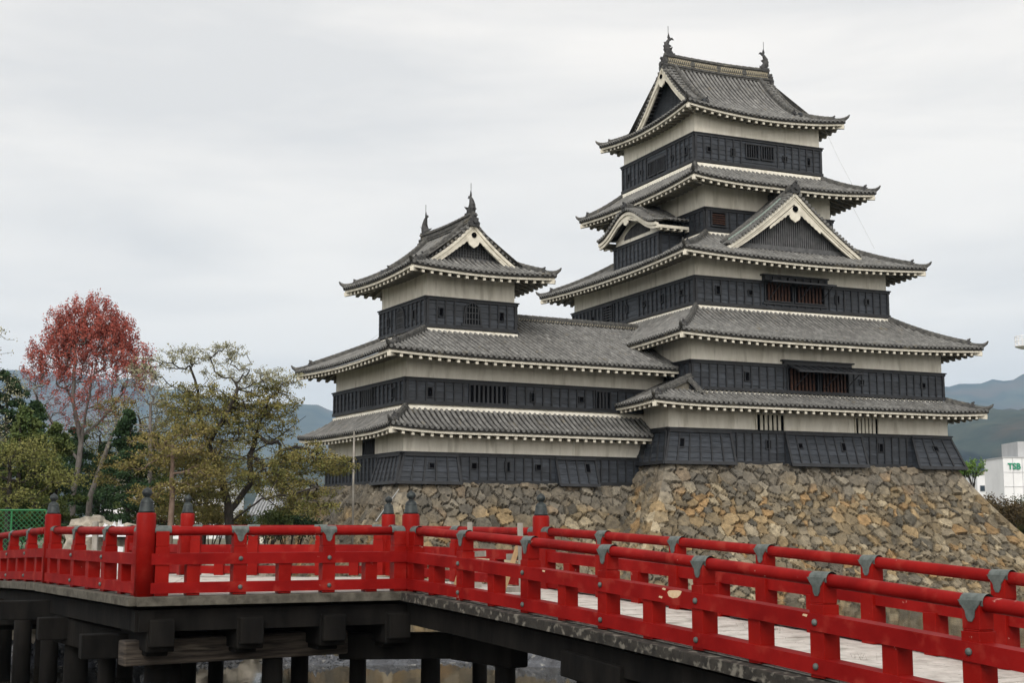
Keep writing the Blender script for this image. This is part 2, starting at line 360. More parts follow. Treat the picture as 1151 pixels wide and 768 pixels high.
def rect_sides(er, ir, h_of, ze, up, m=2.4, E=None):
    """four Sides from eave rect er=(u0,v0,u1,v1) and inner rect ir; h_of(side)->(E,h)"""
    u0, v0, u1, v1 = er; a0, b0, a1, b1 = ir
    runs = dict(front=b0-v0, left=a0-u0, right=u1-a1, back=v1-b1)
    out = {}
    for k, (O, A, I, L, nl, nr) in dict(
        front=((u0, v0), (1, 0), (0, 1), u1-u0, runs['left'], runs['right']),
        left=((u0, v1), (0, -1), (1, 0), v1-v0, runs['back'], runs['front']),
        right=((u1, v0), (0, 1), (-1, 0), v1-v0, runs['front'], runs['back']),
        back=((u1, v1), (-1, 0), (0, -1), u1-u0, runs['right'], runs['left'])).items():
        E_ = runs[k]; out[k] = Side(O, A, I, L, E_, (lambda e, E_=E_: h_of(e/E_)), ze, nl, nr, up=up, m=m)
    return out
# --- walls: a side is (O, A, N, L): A along, N outward
def wsides(r):
    u0, v0, u1, v1 = r
    return dict(front=((u0, v0), (1, 0), (0, -1), u1-u0), left=((u0, v1), (0, -1), (-1, 0), v1-v0),
                right=((u1, v0), (0, 1), (1, 0), v1-v0), back=((u1, v1), (-1, 0), (0, 1), u1-u0))
def wp(s, x, o, z): O, A, N, L = s; return (O[0]+A[0]*x+N[0]*o, O[1]+A[1]*x+N[1]*o, z)
def wbox(mb, s, x0, x1, o0, o1, z0, z1):
    return mb.box(wp(s, x0, o0, z0), wp(s, x1, o1, z1))
def panel(bd, bt, s, z0, z1, x0=0, x1=None, nb=None, gaps=(), ends=.0):
    """black clapboards, battens, cap ledge and sill on one wall side"""
    L = s[3]; x1 = L if x1 is None else x1; nb = nb or max(3, round((z1-z0)/.27)); hb = (z1-z0)/nb
    for i in range(nb):
        a = z0+i*hb; b = a+hb+.01
        nbay = max(1, round((x1-x0)/.95)); 
        for q in range(nbay):
            xa = x0-ends+(x1-x0+2*ends)*q/nbay; xb = x0-ends+(x1-x0+2*ends)*(q+1)/nbay; bd.sh = random.uniform(.72, 1.3); oo = random.uniform(-.004, .004)
            bd.add([wp(s, xa, .085+oo, a), wp(s, xb, .085+oo, a), wp(s, xb, .055+oo, b), wp(s, xa, .055+oo, b), wp(s, xa, .0, a), wp(s, xb, .0, a)], [(0, 1, 2, 3), (4, 5, 1, 0)])
    n = round((x1-x0)/.47)
    for i in range(n+1):
        x = x0+(x1-x0)*i/n
        if any(g0-.02 < x < g1+.02 for g0, g1 in gaps): continue
        w = .032 if 0 < i < n else .06
        wbox(bt, s, x-w, x+w, .0, .135, z0+.05, z1-.02)
    wbox(bt, s, x0-.14, x1+.14, 0, .14, z1-.13, z1-.02); wbox(bt, s, x0-.18, x1+.18, 0, .19, z1-.02, z1+.035)
    wbox(bt, s, x0-.13, x1+.13, 0, .15, z0-.03, z0+.12)
def port(parent, s, x, z, tall=False, o=.09):
    w, h = (.11, .20) if tall else (.12, .12)
    f = MB(); t = .035
    wbox(f, s, x-w-t, x-w, 0, o+.06, z-h-t, z+h+t); wbox(f, s, x+w, x+w+t, 0, o+.06, z-h-t, z+h+t)
    wbox(f, s, x-w, x+w, 0, o+.06, z+h, z+h+t); wbox(f, s, x-w, x+w, 0, o+.06, z-h-t, z-h)
    fr = f.build('gun_port', M['batten'], parent)
    g = MB(); wbox(g, s, x-w, x+w, 0, o+.01, z-h, z+h); g.build('black_opening_fill', M['dark'], fr)
def window(parent, s, x0, x1, z0, z1, bars=5, bm='batten', horiz=False, o=.09, bw=.045, name='barred_window', frame=True):
    f = MB(); t = .06
    wbox(f, s, x0-t, x0, 0, o+.08, z0-t, z1+t); wbox(f, s, x1, x1+t, 0, o+.08, z0-t, z1+t)
    wbox(f, s, x0, x1, 0, o+.08, z1, z1+t); wbox(f, s, x0, x1, 0, o+.08, z0-t, z0)
    fr = f.build(name, M['batten'] if frame is True else M[frame], parent)
    g = MB(); wbox(g, s, x0, x1, 0, o+.012, z0, z1); g.build('black_opening_fill', M['dark'], fr)
    b = MB()
    for i in range(bars):
        if horiz:
            z = z0+(z1-z0)*(i+1)/(bars+1); wbox(b, s, x0, x1, o, o+.06, z-bw*.7, z+bw*.7)
        else:
            x = x0+(x1-x0)*(i+1)/(bars+1); wbox(b, s, x-bw, x+bw, o+.013, o+.06, z0, z1)
    b.build('window_bars', M[bm], fr)
    return fr
def flare(parent, s, x0, x1, z0, z1, ob=.62, capl=False, capr=False, nbat=None, ports=()):
    """stone-dropping box: boarded panel leaning out at its foot"""
    bd = MB(); el = ob if capl else 0; er = ob if capr else 0
    def Q(f, t, o=0):   # f 0..1 along, t 0 top..1 bottom
        a = x0-(el)*t; b = x1+(er)*t; oo = .10+(ob-.10)*t
        return wp(s, a+(b-a)*f, oo+o, z1+(z0-z1)*t)
    nb = max(4, round((z1-z0)/.27))
    for i in range(nb):
        t0, t1 = i/nb, (i+1)/nb; bd.sh = random.uniform(.8, 1.3)
        bd.add([Q(0, t0), Q(1, t0), Q(1, t1, .03), Q(0, t1, .03)], [(0, 1, 2, 3)]); bd.add([Q(0, t1), Q(1, t1), Q(1, t1, .03), Q(0, t1, .03)], [(0, 1, 2, 3)])
    for f, xx in ((0, x0), (1, x1)):
        bd.add([Q(f, 0), Q(f, 1), wp(s, xx, 0, z0), wp(s, xx, 0, z1)], [(0, 1, 2, 3)])
    bd.add([Q(0, 1), Q(1, 1), wp(s, x1, 0, z0), wp(s, x0, 0, z0)], [(0, 1, 2, 3)])
    p = bd.build('drop_box', M['boardv'], parent)
    bt = MB(); n = nbat or max(2, round((x1-x0)/.55))
    for i in range(n+1):
        f = i/n; w = .035/(x1-x0)*(1.6 if i in (0, n) else 1)
        q = [Q(f-w, 1, .0), Q(f+w, 1, .0), Q(f+w, 1, .085), Q(f-w, 1, .085), Q(f-w, 0, .0), Q(f+w, 0, .0), Q(f+w, 0, .06), Q(f-w, 0, .06)]
        bt.hexa(q)
    for (ta, tb, th) in ((-.04, .07, .10), (.93, 1.03, .11)):
        bt.hexa([Q(-.012, tb, -.02), Q(1.012, tb, -.02), Q(1.012, tb, th), Q(-.012, tb, th), Q(-.012, ta, -.02), Q(1.012, ta, -.02), Q(1.012, ta, th), Q(-.012, ta, th)])
    bt.build('battens', M['batten'], p)
    for (x, z, tall) in ports:
        t = (z1-z)/(z1-z0); f = (x-x0)/(x1-x0); w, h = (.10, .19) if tall else (.11, .11); dt = h/(z1-z0); df = w/(x1-x0)
        a = MB(); a.hexa([Q(f-df*1.4, t+dt*1.3, 0), Q(f+df*1.4, t+dt*1.3, 0), Q(f+df*1.4, t+dt*1.3, .07), Q(f-df*1.4, t+dt*1.3, .07), Q(f-df*1.4, t-dt*1.3, 0), Q(f+df*1.4, t-dt*1.3, 0), Q(f+df*1.4, t-dt*1.3, .07), Q(f-df*1.4, t-dt*1.3, .07)])
        b = MB(); b.hexa([Q(f-df, t+dt, 0), Q(f+df, t+dt, 0), Q(f+df, t+dt, .078), Q(f-df, t+dt, .078), Q(f-df, t-dt, 0), Q(f+df, t-dt, 0), Q(f+df, t-dt, .078), Q(f-df, t-dt, .078)])
        a.build('gun_port', M['batten'], p); b.build('black_opening_fill', M['dark'], p)
    return p
def roof_parts(parent, sides, ov, hips=('fl', 'fr', 'bl', 'br'), name='tiled_roof', clip=None, estart=.55, etop=None, nohip=False):
    pans = MB(); tiles = MB(); fas = MB(); raf = MB(); sof = MB(); O = parent['_o']
    for k, S in sides.items():
        c = (clip or {}).get(k, (None, None))
        slope_mesh(S, tiles, pans, *c)
        eave_mesh(S, ov[k] if isinstance(ov, dict) else ov, fas, raf, sof, *c)
    rf = pans.build(name, M['pan'], parent)
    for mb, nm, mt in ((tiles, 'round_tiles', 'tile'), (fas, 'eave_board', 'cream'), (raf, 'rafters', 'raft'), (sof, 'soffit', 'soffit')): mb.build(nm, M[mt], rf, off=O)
    for key, (sd, l) in dict(fl=('front', True), fr=('front', False), bl=('back', False), br=('back', True)).items():
        if key in hips and sd in sides: hip_set(rf, sides[sd], l, estart, etop, 1.3, O)
    return rf
def hip_set(rf, S, l, estart, etop, ov, O, osz=.62):
    rid = MB(); orn = MB(); cb = MB(); hip_ridges(rid, orn, S, l, estart, etop, osz=osz); corner_beam(cb, S, l, ov)
    rid.build('hip_ridge', M['ridge'], rf, off=O); orn.build('ridge_end_tile', M['oni'], rf, off=O); cb.build('corner_rafter', M['cream'], rf, off=O)
def plaster_band(mb, r, z0, z1, o=.10):
    mb.box((r[0]-o, r[1]-o, z0), (r[2]+o, r[3]+o, z1))
def gegyo(mb, P, s=1.0, sl=.85):
    """hanging gable pendant; P(a,b,o): a along, b up, o out"""
    prof = [(0, .30), (.16, .26), (.30, .12), (.40, .02), (.30, -.10), (.34, -.24), (.26, -.40), (.12, -.48), (0, -.56)]
    pts = prof+[(-a, b) for a, b in prof[-2:0:-1]]
    n = len(pts); vs = [P(a*s, b*s, .05) for a, b in pts]+[P(a*s, b*s, -.02) for a, b in pts]
    mb.add(vs, [tuple(range(n)), tuple(range(n, 2*n))[::-1]]+[(i, (i+1) % n, (i+1) % n+n, i+n) for i in range(n)])
    for sg in (-1, 1):      # carved scalloped wings running down the barge
        n = 30
        for i in range(n):
            q = []
            for k in (i, i+1):
                a0 = .25+1.35*k/n; dep = (.22-.12*k/n)*(.72+.28*abs(math.sin(k/n*math.pi*6))); q.append((a0, .24-sl*(a0-.1), dep))
            (a0, t0, d0), (a1, t1, d1) = q
            mb.add([P(a0*sg*s, (t0-d0)*s, .03), P(a1*sg*s, (t1-d1)*s, .03), P(a1*sg*s, (t1+.06)*s, .05), P(a0*sg*s, (t0+.06)*s, .05)], [(0, 1, 2, 3)])
def barge(mb, pts, out, w, th=.14, taper=1.0):
    """broad board hanging below a curved verge line; pts 3-D points, out = outward dir"""
    o = Vector(out); n = len(pts)
    for i in range(n-1):
        a = Vector(pts[i]); b = Vector(pts[i+1])
        wa = w*(taper+(1-taper)*i/(n-1)) if not callable(w) else w(i/(n-1)); wb = w*(taper+(1-taper)*(i+1)/(n-1)) if not callable(w) else w((i+1)/(n-1))
        z = Vector((0, 0, 1))
        mb.hexa([a-z*wa, b-z*wb, b-z*wb+o*th, a-z*wa+o*th, a, b, b+o*th, a+o*th])
def fish(parent, p, d, s=1.0):
    """roof-ridge fish ornament, head down, tail curling towards d (2-D)"""
    d = Vector((d[0], d[1], 0)).normalized(); t = Vector((-d.y, d.x, 0)); p = Vector(p); mb = MB()
    Q = lambda a, b, c=0: p+d*a*s+t*c*s+Vector((0, 0, b*s))
    mb.tube([Q(.22, 0), Q(.10, .02), Q(-.06, .12), Q(-.16, .30), Q(-.18, .50), Q(-.12, .70), Q(-.02, .88), Q(.06, 1.0)], [.13, .19, .22, .19, .155, .12, .08, .045], 9)
    def fin(pts, w=.03):
        n = len(pts); mb.add([Q(a, b, w) for a, b in pts]+[Q(a, b, -w) for a, b in pts], [tuple(range(n)), tuple(range(n, 2*n))[::-1]]+[(i, (i+1) % n, (i+1) % n+n, i+n) for i in range(n)])
    fin([(-.02, .86), (-.10, 1.05), (-.02, 1.30), (.05, 1.10), (.10, 1.02), (.22, 1.06), (.34, .92), (.20, .93), (.10, .84)])
    fin([(-.26, .10), (-.40, .25), (-.32, .32), (-.40, .48), (-.31, .55), (-.34, .72), (-.22, .70), (-.10, .5), (-.10, .2)])
    fin([(.0, .38), (.18, .52), (.05, .60), (-.08, .6)])
    mb.add([Q(.05, .12, .2), Q(.02, .34, .42), Q(-.1, .30, .2), Q(.05, .12, -.2), Q(.02, .34, -.42), Q(-.1, .30, -.2)], [(0, 1, 2), (3, 5, 4)])
    mb.box(*[tuple(Q(0, -.12)+Vector((k*.26*s, k*.26*s, k*.12*s))) for k in (-1, 1)])
    o = mb.build('fish_ornament', M['oni'], parent)
    r = MB(); r.tube([Q(-.04, 1.0), Q(-.04, 1.75)], .018*s, 5); r.build('lightning_rod', M['oni'], o, off=parent['_o'])
    return o
# ---------------------------------------------------------------- the main keep
KO = (9.8091, 72.0); KA = R(23.7626); TO = (-3.9931, 63.942); TA = R(28.4791)
keep = thing('castle_keep', 'tall five roofed black and white castle keep with a front dormer gable', 'castle keep', (*KO, 3.03), KA, off=(0, 0, 3.03))
S1 = (-4.85, -5.06, 11.94, 13.0); S2 = (-3.52, -5.06, 11.69, 13.0); S3 = (-1.89, -2.9, 10.03, 10.84); S5 = (.07, -.84, 8.06, 8.79); S6 = (0, 0, 8.09, 7.96)
pl = MB()
for r, z0, z1 in ((S1, 3.0, 6.12), (S2, 5.6, 9.34), (S3, 9.5, 13.78), (S5, 14, 18.3), (S6, 18.2, 22.28)): pl.box((r[0], r[1], z0), (r[2], r[3], z1))
for r, z in ((S2, 6.42), (S3, 11.0), (S5, 15.35), (S6, 19.30)): plaster_band(pl, r, z-.35, z+.10, .13)
pl.build('plaster_wall', M['plaster'], keep)
def storey(parent, r, z0, z1, sides, nm='boarded_wall', gaps={}, x0={}, x1={}):
    bd = MB(); bt = MB(); W = wsides(r)
    for k in sides: panel(bd, bt, W[k], z0, z1, gaps=gaps.get(k, ()), x0=x0.get(k, 0), x1=x1.get(k))
    p = bd.build(nm, M['boardv'], parent); bt.build('battens', M['batten'], p, off=parent['_o']); return W, p
ALL = ('front', 'left', 'right', 'back')
# storey 6 (top)
W, p = storey(keep, S6, 19.49, 21.05, ALL, gaps={'front': ((3.19, 4.91),), 'left': ((7.96-4.83, 7.96-3.05),)})
for x, t in ((.81, 0), (2.33, 1), (5.69, 0), (7.23, 1)): port(keep, W['front'], x, 20.2, t)
for v, t in ((7.15, 1), (5.67, 0), (2.26, 0), (.75, 1)): port(keep, W['left'], 7.96-v, 20.22, t)
window(keep, W['front'], 3.19, 3.93, 20.02, 20.74, 4, bw=.022); window(keep, W['front'], 4.18, 4.91, 20.02, 20.74, 4, bw=.022)
window(keep, W['left'], 7.96-4.83, 7.96-4.05, 19.75, 20.5, 4, bw=.022); window(keep, W['left'], 7.96-3.77, 7.96-3.05, 19.75, 20.5, 4, bw=.022)
# storey 5
W, p = storey(keep, S5, 15.5, 16.75, ALL, gaps={'front': ((.3, 1.11),)})
window(keep, W['front'], .30, 1.11, 15.82, 16.52, 5, 'brown', horiz=True)
# storey 3
W, p = storey(keep, S3, 11.19, 12.6, ALL, gaps={'front': ((4.0, 7.85),), 'left': ((13.74-6.9, 13.74-5.8),)})
for u, t in ((-.64, 1), (1.31, 0), (6.71, 1), (8.63, 0)): port(keep, W['front'], u+1.89, 11.95, t)
for v, t in ((-1.7, 0), (.3, 1), (2.2, 0), (4.2, 1), (8.15, 0)): port(keep, W['left'], 10.84-v, 11.93, t)
window(keep, W['left'], 10.84-6.82, 10.84-5.87, 11.52, 12.4, 5, horiz=True)
window(keep, W['front'], 4.11, 5.75, 11.62, 12.62, 7, 'brown', bw=.052, name='timber_window'); window(keep, W['front'], 5.95, 7.74, 11.62, 12.62, 7, 'brown', bw=.052, name='timber_window')
c = MB(); w = W['front']
wbox(c, w, 3.86, 7.98, 0, .30, 12.9, 12.98); wbox(c, w, 3.98, 7.85, 0, .22, 12.66, 12.9)
for i in range(9): x = 4.02+i*.475; wbox(c, w, x-.04, x+.04, .2, .33, 12.68, 12.86)
wbox(c, w, 3.95, 7.95, .05, .16, 11.42, 11.52)
for i in range(8): x = 4.2+i*.48; wbox(c, w, x-.03, x+.03, .05, .14, 11.24, 11.44)
c.build('window_hood', M['batten'], keep)
def shutter(parent, w, x0, x1, zt, zo, out, name='propped_shutter'):
    b = MB(); b.hexa([wp(w, x0, .24, zt-.05), wp(w, x1, .24, zt-.05), wp(w, x1+.05, out, zo-.05), wp(w, x0+.05, out, zo-.05), wp(w, x0, .24, zt), wp(w, x1, .24, zt), wp(w, x1+.05, out, zo), wp(w, x0+.05, out, zo)])
    n = round((x1-x0)/.5)
    for i in range(n+1):
        x = x0+(x1-x0)*i/n; b.beam(wp(w, x, .24, zt+.02), wp(w, x+.05, out, zo+.02), .06, .05)
    b.beam(wp(w, x0, out, zo), wp(w, x1+.1, out, zo), .07, .09)
    for x in (x0+.4, (x0+x1)/2+.3, x1-.3): b.beam(wp(w, x, .16, zo-.75), wp(w, x+.25, out-.1, zo-.03), .035, .035)
    return b.build(name, M['batten'], parent)
shutter(keep, w, 3.95, 7.85, 12.66, 12.50, .95)
# storey 2
W, p = storey(keep, S2, 6.63, 8.0, ALL, gaps={'front': ((5.3, 9.25),)})
for u, t in ((-.45, 1), (6.43, 0), (10.35, 0)): port(keep, W['front'], u+3.52, 7.33, t)
window(keep, W['front'], 5.45, 7.22, 6.72, 7.9, 7, 'brown', bw=.052, name='timber_window'); window(keep, W['front'], 7.42, 9.10, 6.72, 7.9, 7, 'brown', bw=.052, name='timber_window')
c = MB(); w = W['front']
wbox(c, w, 5.10, 9.42, 0, .28, 8.19, 8.26); wbox(c, w, 5.22, 9.3, 0, .20, 7.92, 8.19)
c.build('window_hood', M['batten'], keep)
shutter(keep, w, 5.4, 9.15, 8.0, 7.62, 1.15)
# storey 1
W, p = storey(keep, S1, 3.08, 4.7, ALL)
for u, t in ((.70, 1), (7.9-.4, 1)): port(keep, W['front'], u+4.85, 4.03, t)
fw = W['front']
flare(keep, fw, 0, 3.35, 3.02, 4.62, .55, capl=True, ports=((.7, 4.0, True),))
flare(keep, fw, 6.55, 11.1, 3.02, 4.64, .62, ports=((7.25, 4.0, False), (9.85, 4.0, True)), nbat=8)
flare(keep, fw, 14.33, 16.79, 3.02, 4.68, .6, capr=True, ports=((15.55, 4.05, False),))
flare(keep, W['left'], 15.2, 18.06, 3.02, 4.62, .55, capr=True); flare(keep, W['right'], 0, 2.6, 3.02, 4.66, .6, capl=True)
for a, b in ((4.95, 6.52), (10.87, 12.23)):
    window(keep, fw, a, b, 4.74, 5.5, 5, 'cream', o=.012, bw=.075, name='plastered_bar_window', frame='cream')
# roofs
def hk(a, b): return lambda s: a*s+b*s*s
r1 = rect_sides((-6.5, -6.6, 13.35, 14.5), (-4.96, -5.06, 11.81, 13.0), hk(.50, .16), 5.86, .13)
L_ = r1['left']; hleft = lambda e: .50*e/1.54+.16*(e/1.54)**2 if e < 1.54 else .66+.42*(e-1.54)
L_.h = hleft; L_.cap = lambda x: 2.98 if (14.5-13.0+.0) < x < (14.5+5.06) else 1.54
L_.emax = lambda x: (2.98 if 1.5 < x <= 19.56 else min(1.54, (x if x < 1.6 else (21.1-x))*1.0))
roof_parts(keep, r1, 1.5, hips=('fl', 'fr'))
t = MB(); t.add([(-4.96, -5.075, 6.3), (-3.4, -5.075, 6.3), (-3.4, -5.075, 7.15), (-4.96, -5.075, 6.56)], [(0, 1, 2, 3)]); t.build('plaster_cheek', M['soffit'], keep)
rr = MB(); ridge_run(rr, [(-4.96, -5.06, 6.5), (-4.2, -5.06, 6.84), (-3.5, -5.06, 7.14)], .24, .22); ridge_run(rr, [(-3.75, -5.2, 6.98), (-3.3, -5.62, 6.35)], .22, .14); rr.build('verge_ridge', M['ridge'], keep)
r2 = rect_sides((-4.95, -6.55, 13.25, 14.5), (-1.89, -2.9, 10.03, 10.84), hk(1.35, .60), 9.08, .20)
roof_parts(keep, r2, {'front': 1.55, 'left': 1.5, 'right': 1.62, 'back': 1.5})
r3 = rect_sides((-3.45, -4.45, 11.55, 12.4), (.07, -.84, 8.06, 8.79), hk(1.35, .52), 13.50, .24)
roof_parts(keep, r3, {'front': 1.6, 'left': 1.6, 'right': 1.55, 'back': 1.6})
r5 = rect_sides((-1.70, -2.55, 9.90, 10.5), (0, 0, 8.09, 7.96), hk(.95, .38), 17.93, .24)
roof_parts(keep, r5, {'front': 1.75, 'left': 1.8, 'right': 1.85, 'back': 1.75}, estart=.5)
# top hip-and-gable roof, ridge along u
def irimoya(parent, er, axis, h, ze, up, verge, gw, ridge_h, ov, fishes, lattice=False, slats='board'):
    """er eave rect; axis 'u' or 'v' ridge direction; verge/gw = distance of verge / gable wall from the end eave"""
    u0, v0, u1, v1 = er; LU = u1-u0; LV = v1-v0
    EM = (LV if axis == 'u' else LU)/2
    def mk(O, A, I, L, main):
        if main: return Side(O, A, I, L, EM, h, ze, 3, 3, 1, 1, up, 1.9, 3.0, cap=lambda x, L=L: EM if verge <= x <= L-verge else 99)
        return Side(O, A, I, L, gw, h, ze, 3, 3, 1, 1, up, 1.9, 3.0)
    sd = dict(front=mk((u0, v0), (1, 0), (0, 1), LU, axis == 'u'), left=mk((u0, v1), (0, -1), (1, 0), LV, axis == 'v'),
              right=mk((u1, v0), (0, 1), (-1, 0), LV, axis == 'v'), back=mk((u1, v1), (-1, 0), (0, -1), LU, axis == 'u'))
    for S in sd.values():
        if S.E == EM:
            S.emax = (lambda x, S=S: EM if verge <= x <= S.L-verge else max(0, min(x, S.L-x, gw)))
    pans = MB(); tiles = MB(); fas = MB(); raf = MB(); sof = MB(); rid = MB(); orn = MB(); cop = MB()
    for S in sd.values():
        if S.E == EM:
            slope_mesh(S, tiles, pans, 0, verge); slope_mesh(S, tiles, pans, verge, S.L-verge); slope_mesh(S, tiles, pans, S.L-verge, S.L)
        else: slope_mesh(S, tiles, pans)
        eave_mesh(S, ov, fas, raf, sof)
    rf = pans.build('tiled_roof', M['pan'], parent); O = parent['_o']
    def one(fn, nm, mt):
        q = MB(); fn(q); q.build(nm, M[mt], rf, off=O)
    for S, l in ((sd['front'], True), (sd['front'], False), (sd['back'], True), (sd['back'], False)):
        hip_set(rf, S, l, .45, gw*.92, 1.2, O, .55)
    mains = ('front', 'back') if axis == 'u' else ('left', 'right')
    ends = ('left', 'right') if axis == 'u' else ('front', 'back')
    for k in mains:
        S = sd[k]
        for x, sg in ((verge, 1), (S.L-verge, -1)):
            N = 12; e0 = gw*.72
            # verge capping and cross tiles
            pts = [S.P(x+sg*.05, e0+(EM-e0)*i/N, .03) for i in range(N+1)]
            one(lambda q: ridge_run(q, pts, .12, .10, .07, 0), 'verge_cap', 'ridge')
            pts = [S.P(x+sg*.78, e0+.25+(EM-e0-.25)*i/N, .02) for i in range(N+1)]
            one(lambda q: ridge_run(q, pts, .24, .24, .10, 0), 'descending_ridge', 'ridge')
            d = Vector(pts[0])-Vector(pts[1]); one(lambda q: oni(q, pts[0], (d.x, d.y), .6), 'ridge_end_tile', 'oni')
            n = int((EM-e0)/.2)
            for i in range(n):
                e = e0+(EM-e0)*(i+.5)/n
                a = Vector(S.P(x+sg*.68, e, .10)); b = Vector(S.P(x-sg*.10, e-.02, .05)); tiles.tube([a, b], [.07, .08], 7)
    # gables
    zr = ze+h(EM); mid = (v0+v1)/2 if axis == 'u' else (u0+u1)/2
    for k, sg in ((ends[0], -1), (ends[1], 1)):
        bar = MB(); gwall = MB(); gg = MB(); sl = MB(); black = MB()
        if axis == 'u': vp = (u0+verge) if sg < 0 else (u1-verge); wpz = (u0+gw) if sg < 0 else (u1-gw); Pt = lambda a, z, o=0, vp=vp, sg=sg: (vp+sg*o, mid+a, z); Wt = lambda a, z, o=0, wpz=wpz, sg=sg: (wpz+sg*o, mid+a, z); out = (sg, 0, 0)
        else: vp = (v0+verge) if sg < 0 else (v1-verge); wpz = (v0+gw) if sg < 0 else (v1-gw); Pt = lambda a, z, o=0, vp=vp, sg=sg: (mid+a, vp+sg*o, z); Wt = lambda a, z, o=0, wpz=wpz, sg=sg: (mid+a, wpz+sg*o, z); out = (0, sg, 0)
        N = 14; zt = lambda a: ze+h(EM-abs(a))-.03
        zb = ze+h(gw)-.05; amax = EM-gw*.78
        for s2 in (-1, 1):
            pts = [Pt(s2*amax*i/N, zt(amax*i/N)-.02) for i in range(N+1)]
            barge(bar, pts, out, lambda f: .48-.10*f, -.10)
            barge(bar, [Pt(s2*amax*i/N, zt(amax*i/N)-.01) for i in range(N+1)], out, .17, .06)
            barge(bar, [Pt(s2*amax*i/N, zt(amax*i/N)-.26) for i in range(N+1)], out, .05, .025)
        aw = EM-gw*.7
        for i in range(-N, N):
            a = aw*i/N; b = aw*(i+1)/N
            gwall.add([Wt(a, min(zb, zt(a))), Wt(b, min(zb, zt(b))), Wt(b, zt(b)-.06), Wt(a, zt(a)-.06)], [(0, 1, 2, 3)])
        for i in range(-14, 15):
            a = i*.15
            if zt(a)-.5 > zb+.1: 
                sl.hexa([Wt(a-.03, zb, 0), Wt(a+.03, zb, 0), Wt(a+.03, zb, .07), Wt(a-.03, zb, .07), Wt(a-.03, zt(a)-.1, 0), Wt(a+.03, zt(a)-.1, 0), Wt(a+.03, zt(a)-.1, .07), Wt(a-.03, zt(a)-.1, .07)])
        if slats == 'slat':
            z = zb+.12
            while z < zr-.9:
                hw = next((q/50 for q in range(0, 300) if zt(q/50)-.12 < z), 3)
                sl.hexa([Wt(-hw, z-.02, .0), Wt(hw, z-.02, .0), Wt(hw, z-.02, .055), Wt(-hw, z-.02, .055), Wt(-hw, z+.02, 0), Wt(hw, z+.02, 0), Wt(hw, z+.02, .055), Wt(-hw, z+.02, .055)]); z += .14
        sl.hexa([Wt(-aw, zb-.1, 0), Wt(aw, zb-.1, 0), Wt(aw, zb-.1, .14), Wt(-aw, zb-.1, .14), Wt(-aw, zb+.1, 0), Wt(aw, zb+.1, 0), Wt(aw, zb+.1, .14), Wt(-aw, zb+.1, .14)])
        gegyo(gg, lambda a, b, o, Pt=Pt: Pt(a, zr-.78+b, .03+o), .85)
        c0 = Vector(Pt(0, zr-.62, .08)); black.tube([c0, c0+Vector(out)*.05], .13, 10)
        for mb, nm, mt in ((bar, 'barge_board', 'cream'), (gwall, 'gable_wall', 'board'), (sl, 'gable_slats', slats if slats == 'slat' else 'board'), (gg, 'gable_pendant', 'cream'), (black, 'pendant_boss', 'dark')): mb.build(nm, M[mt], rf, off=O)
    # main ridge
    E0 = (u0+verge+.15, u1-verge-.15) if axis == 'u' else (v0+verge-.02, v1-verge+.02)
    rp = (lambda x, z: (x, mid, z)) if axis == 'u' else (lambda x, z: (mid, x, z))
    N = 16; sag = lambda f: .10*(2*f-1)**2
    mr = MB(); lt = MB()
    P = [rp(E0[0]+(E0[1]-E0[0])*i/N, zr-.12+sag(i/N)) for i in range(N+1)]
    ridge_run(mr, P, .34, ridge_h, .13, 0)
    for a, b in zip(P[:-1], P[1:]): mr.beam(a, b, .46, .07, oz=ridge_h*.93); mr.beam(a, b, .44, .06, oz=ridge_h*.18)
    if lattice:
        n = 52
        for i in range(n):
            f = (i+.5)/n
            if (i % 13) in (0, 12): continue
            c = Vector(rp(E0[0]+(E0[1]-E0[0])*f, zr-.12+sag(f)+ridge_h*.55)); dd = Vector(rp(.055, 0))-Vector(rp(0, 0))
            for q in (-1, 1): lt.beam(c+dd*q+Vector((0, 0, .17)), c-dd*q-Vector((0, 0, .17)), .36, .035, up=(dd.x, dd.y, .3))
    for x, sg in ((E0[0], -1), (E0[1], 1)):
        dd = (sg, 0) if axis == 'u' else (0, sg); one(lambda q: oni(q, rp(x+sg*.08, zr-.28+.1), dd, 1.15*min(1, ridge_h/.75+.2)), 'ridge_end_tile', 'oni')
    for mb, nm, mt in ((tiles, 'round_tiles', 'tile'), (fas, 'eave_board', 'cream'), (raf, 'rafters', 'raft'), (sof, 'soffit', 'soffit'), (mr, 'main_ridge', 'ridge'), (lt, 'ridge_lattice', 'tan')):
        if mb.v: mb.build(nm, M[mt], rf, off=O)
    for x, sg in ((E0[0]+.3, 1), (E0[1]-.3, -1)):
        dd = (sg, 0) if axis == 'u' else (0, sg); fish(parent, rp(x, zr-.12+ridge_h+.18), dd, fishes)
    return zr
irimoya(keep, (-1.05, -1.05, 9.15, 9.05), 'u', lambda e: .33*e+.0905*e*e, 22.10, .40, 1.45, 2.0, .72, 1.1, .95, lattice=True)
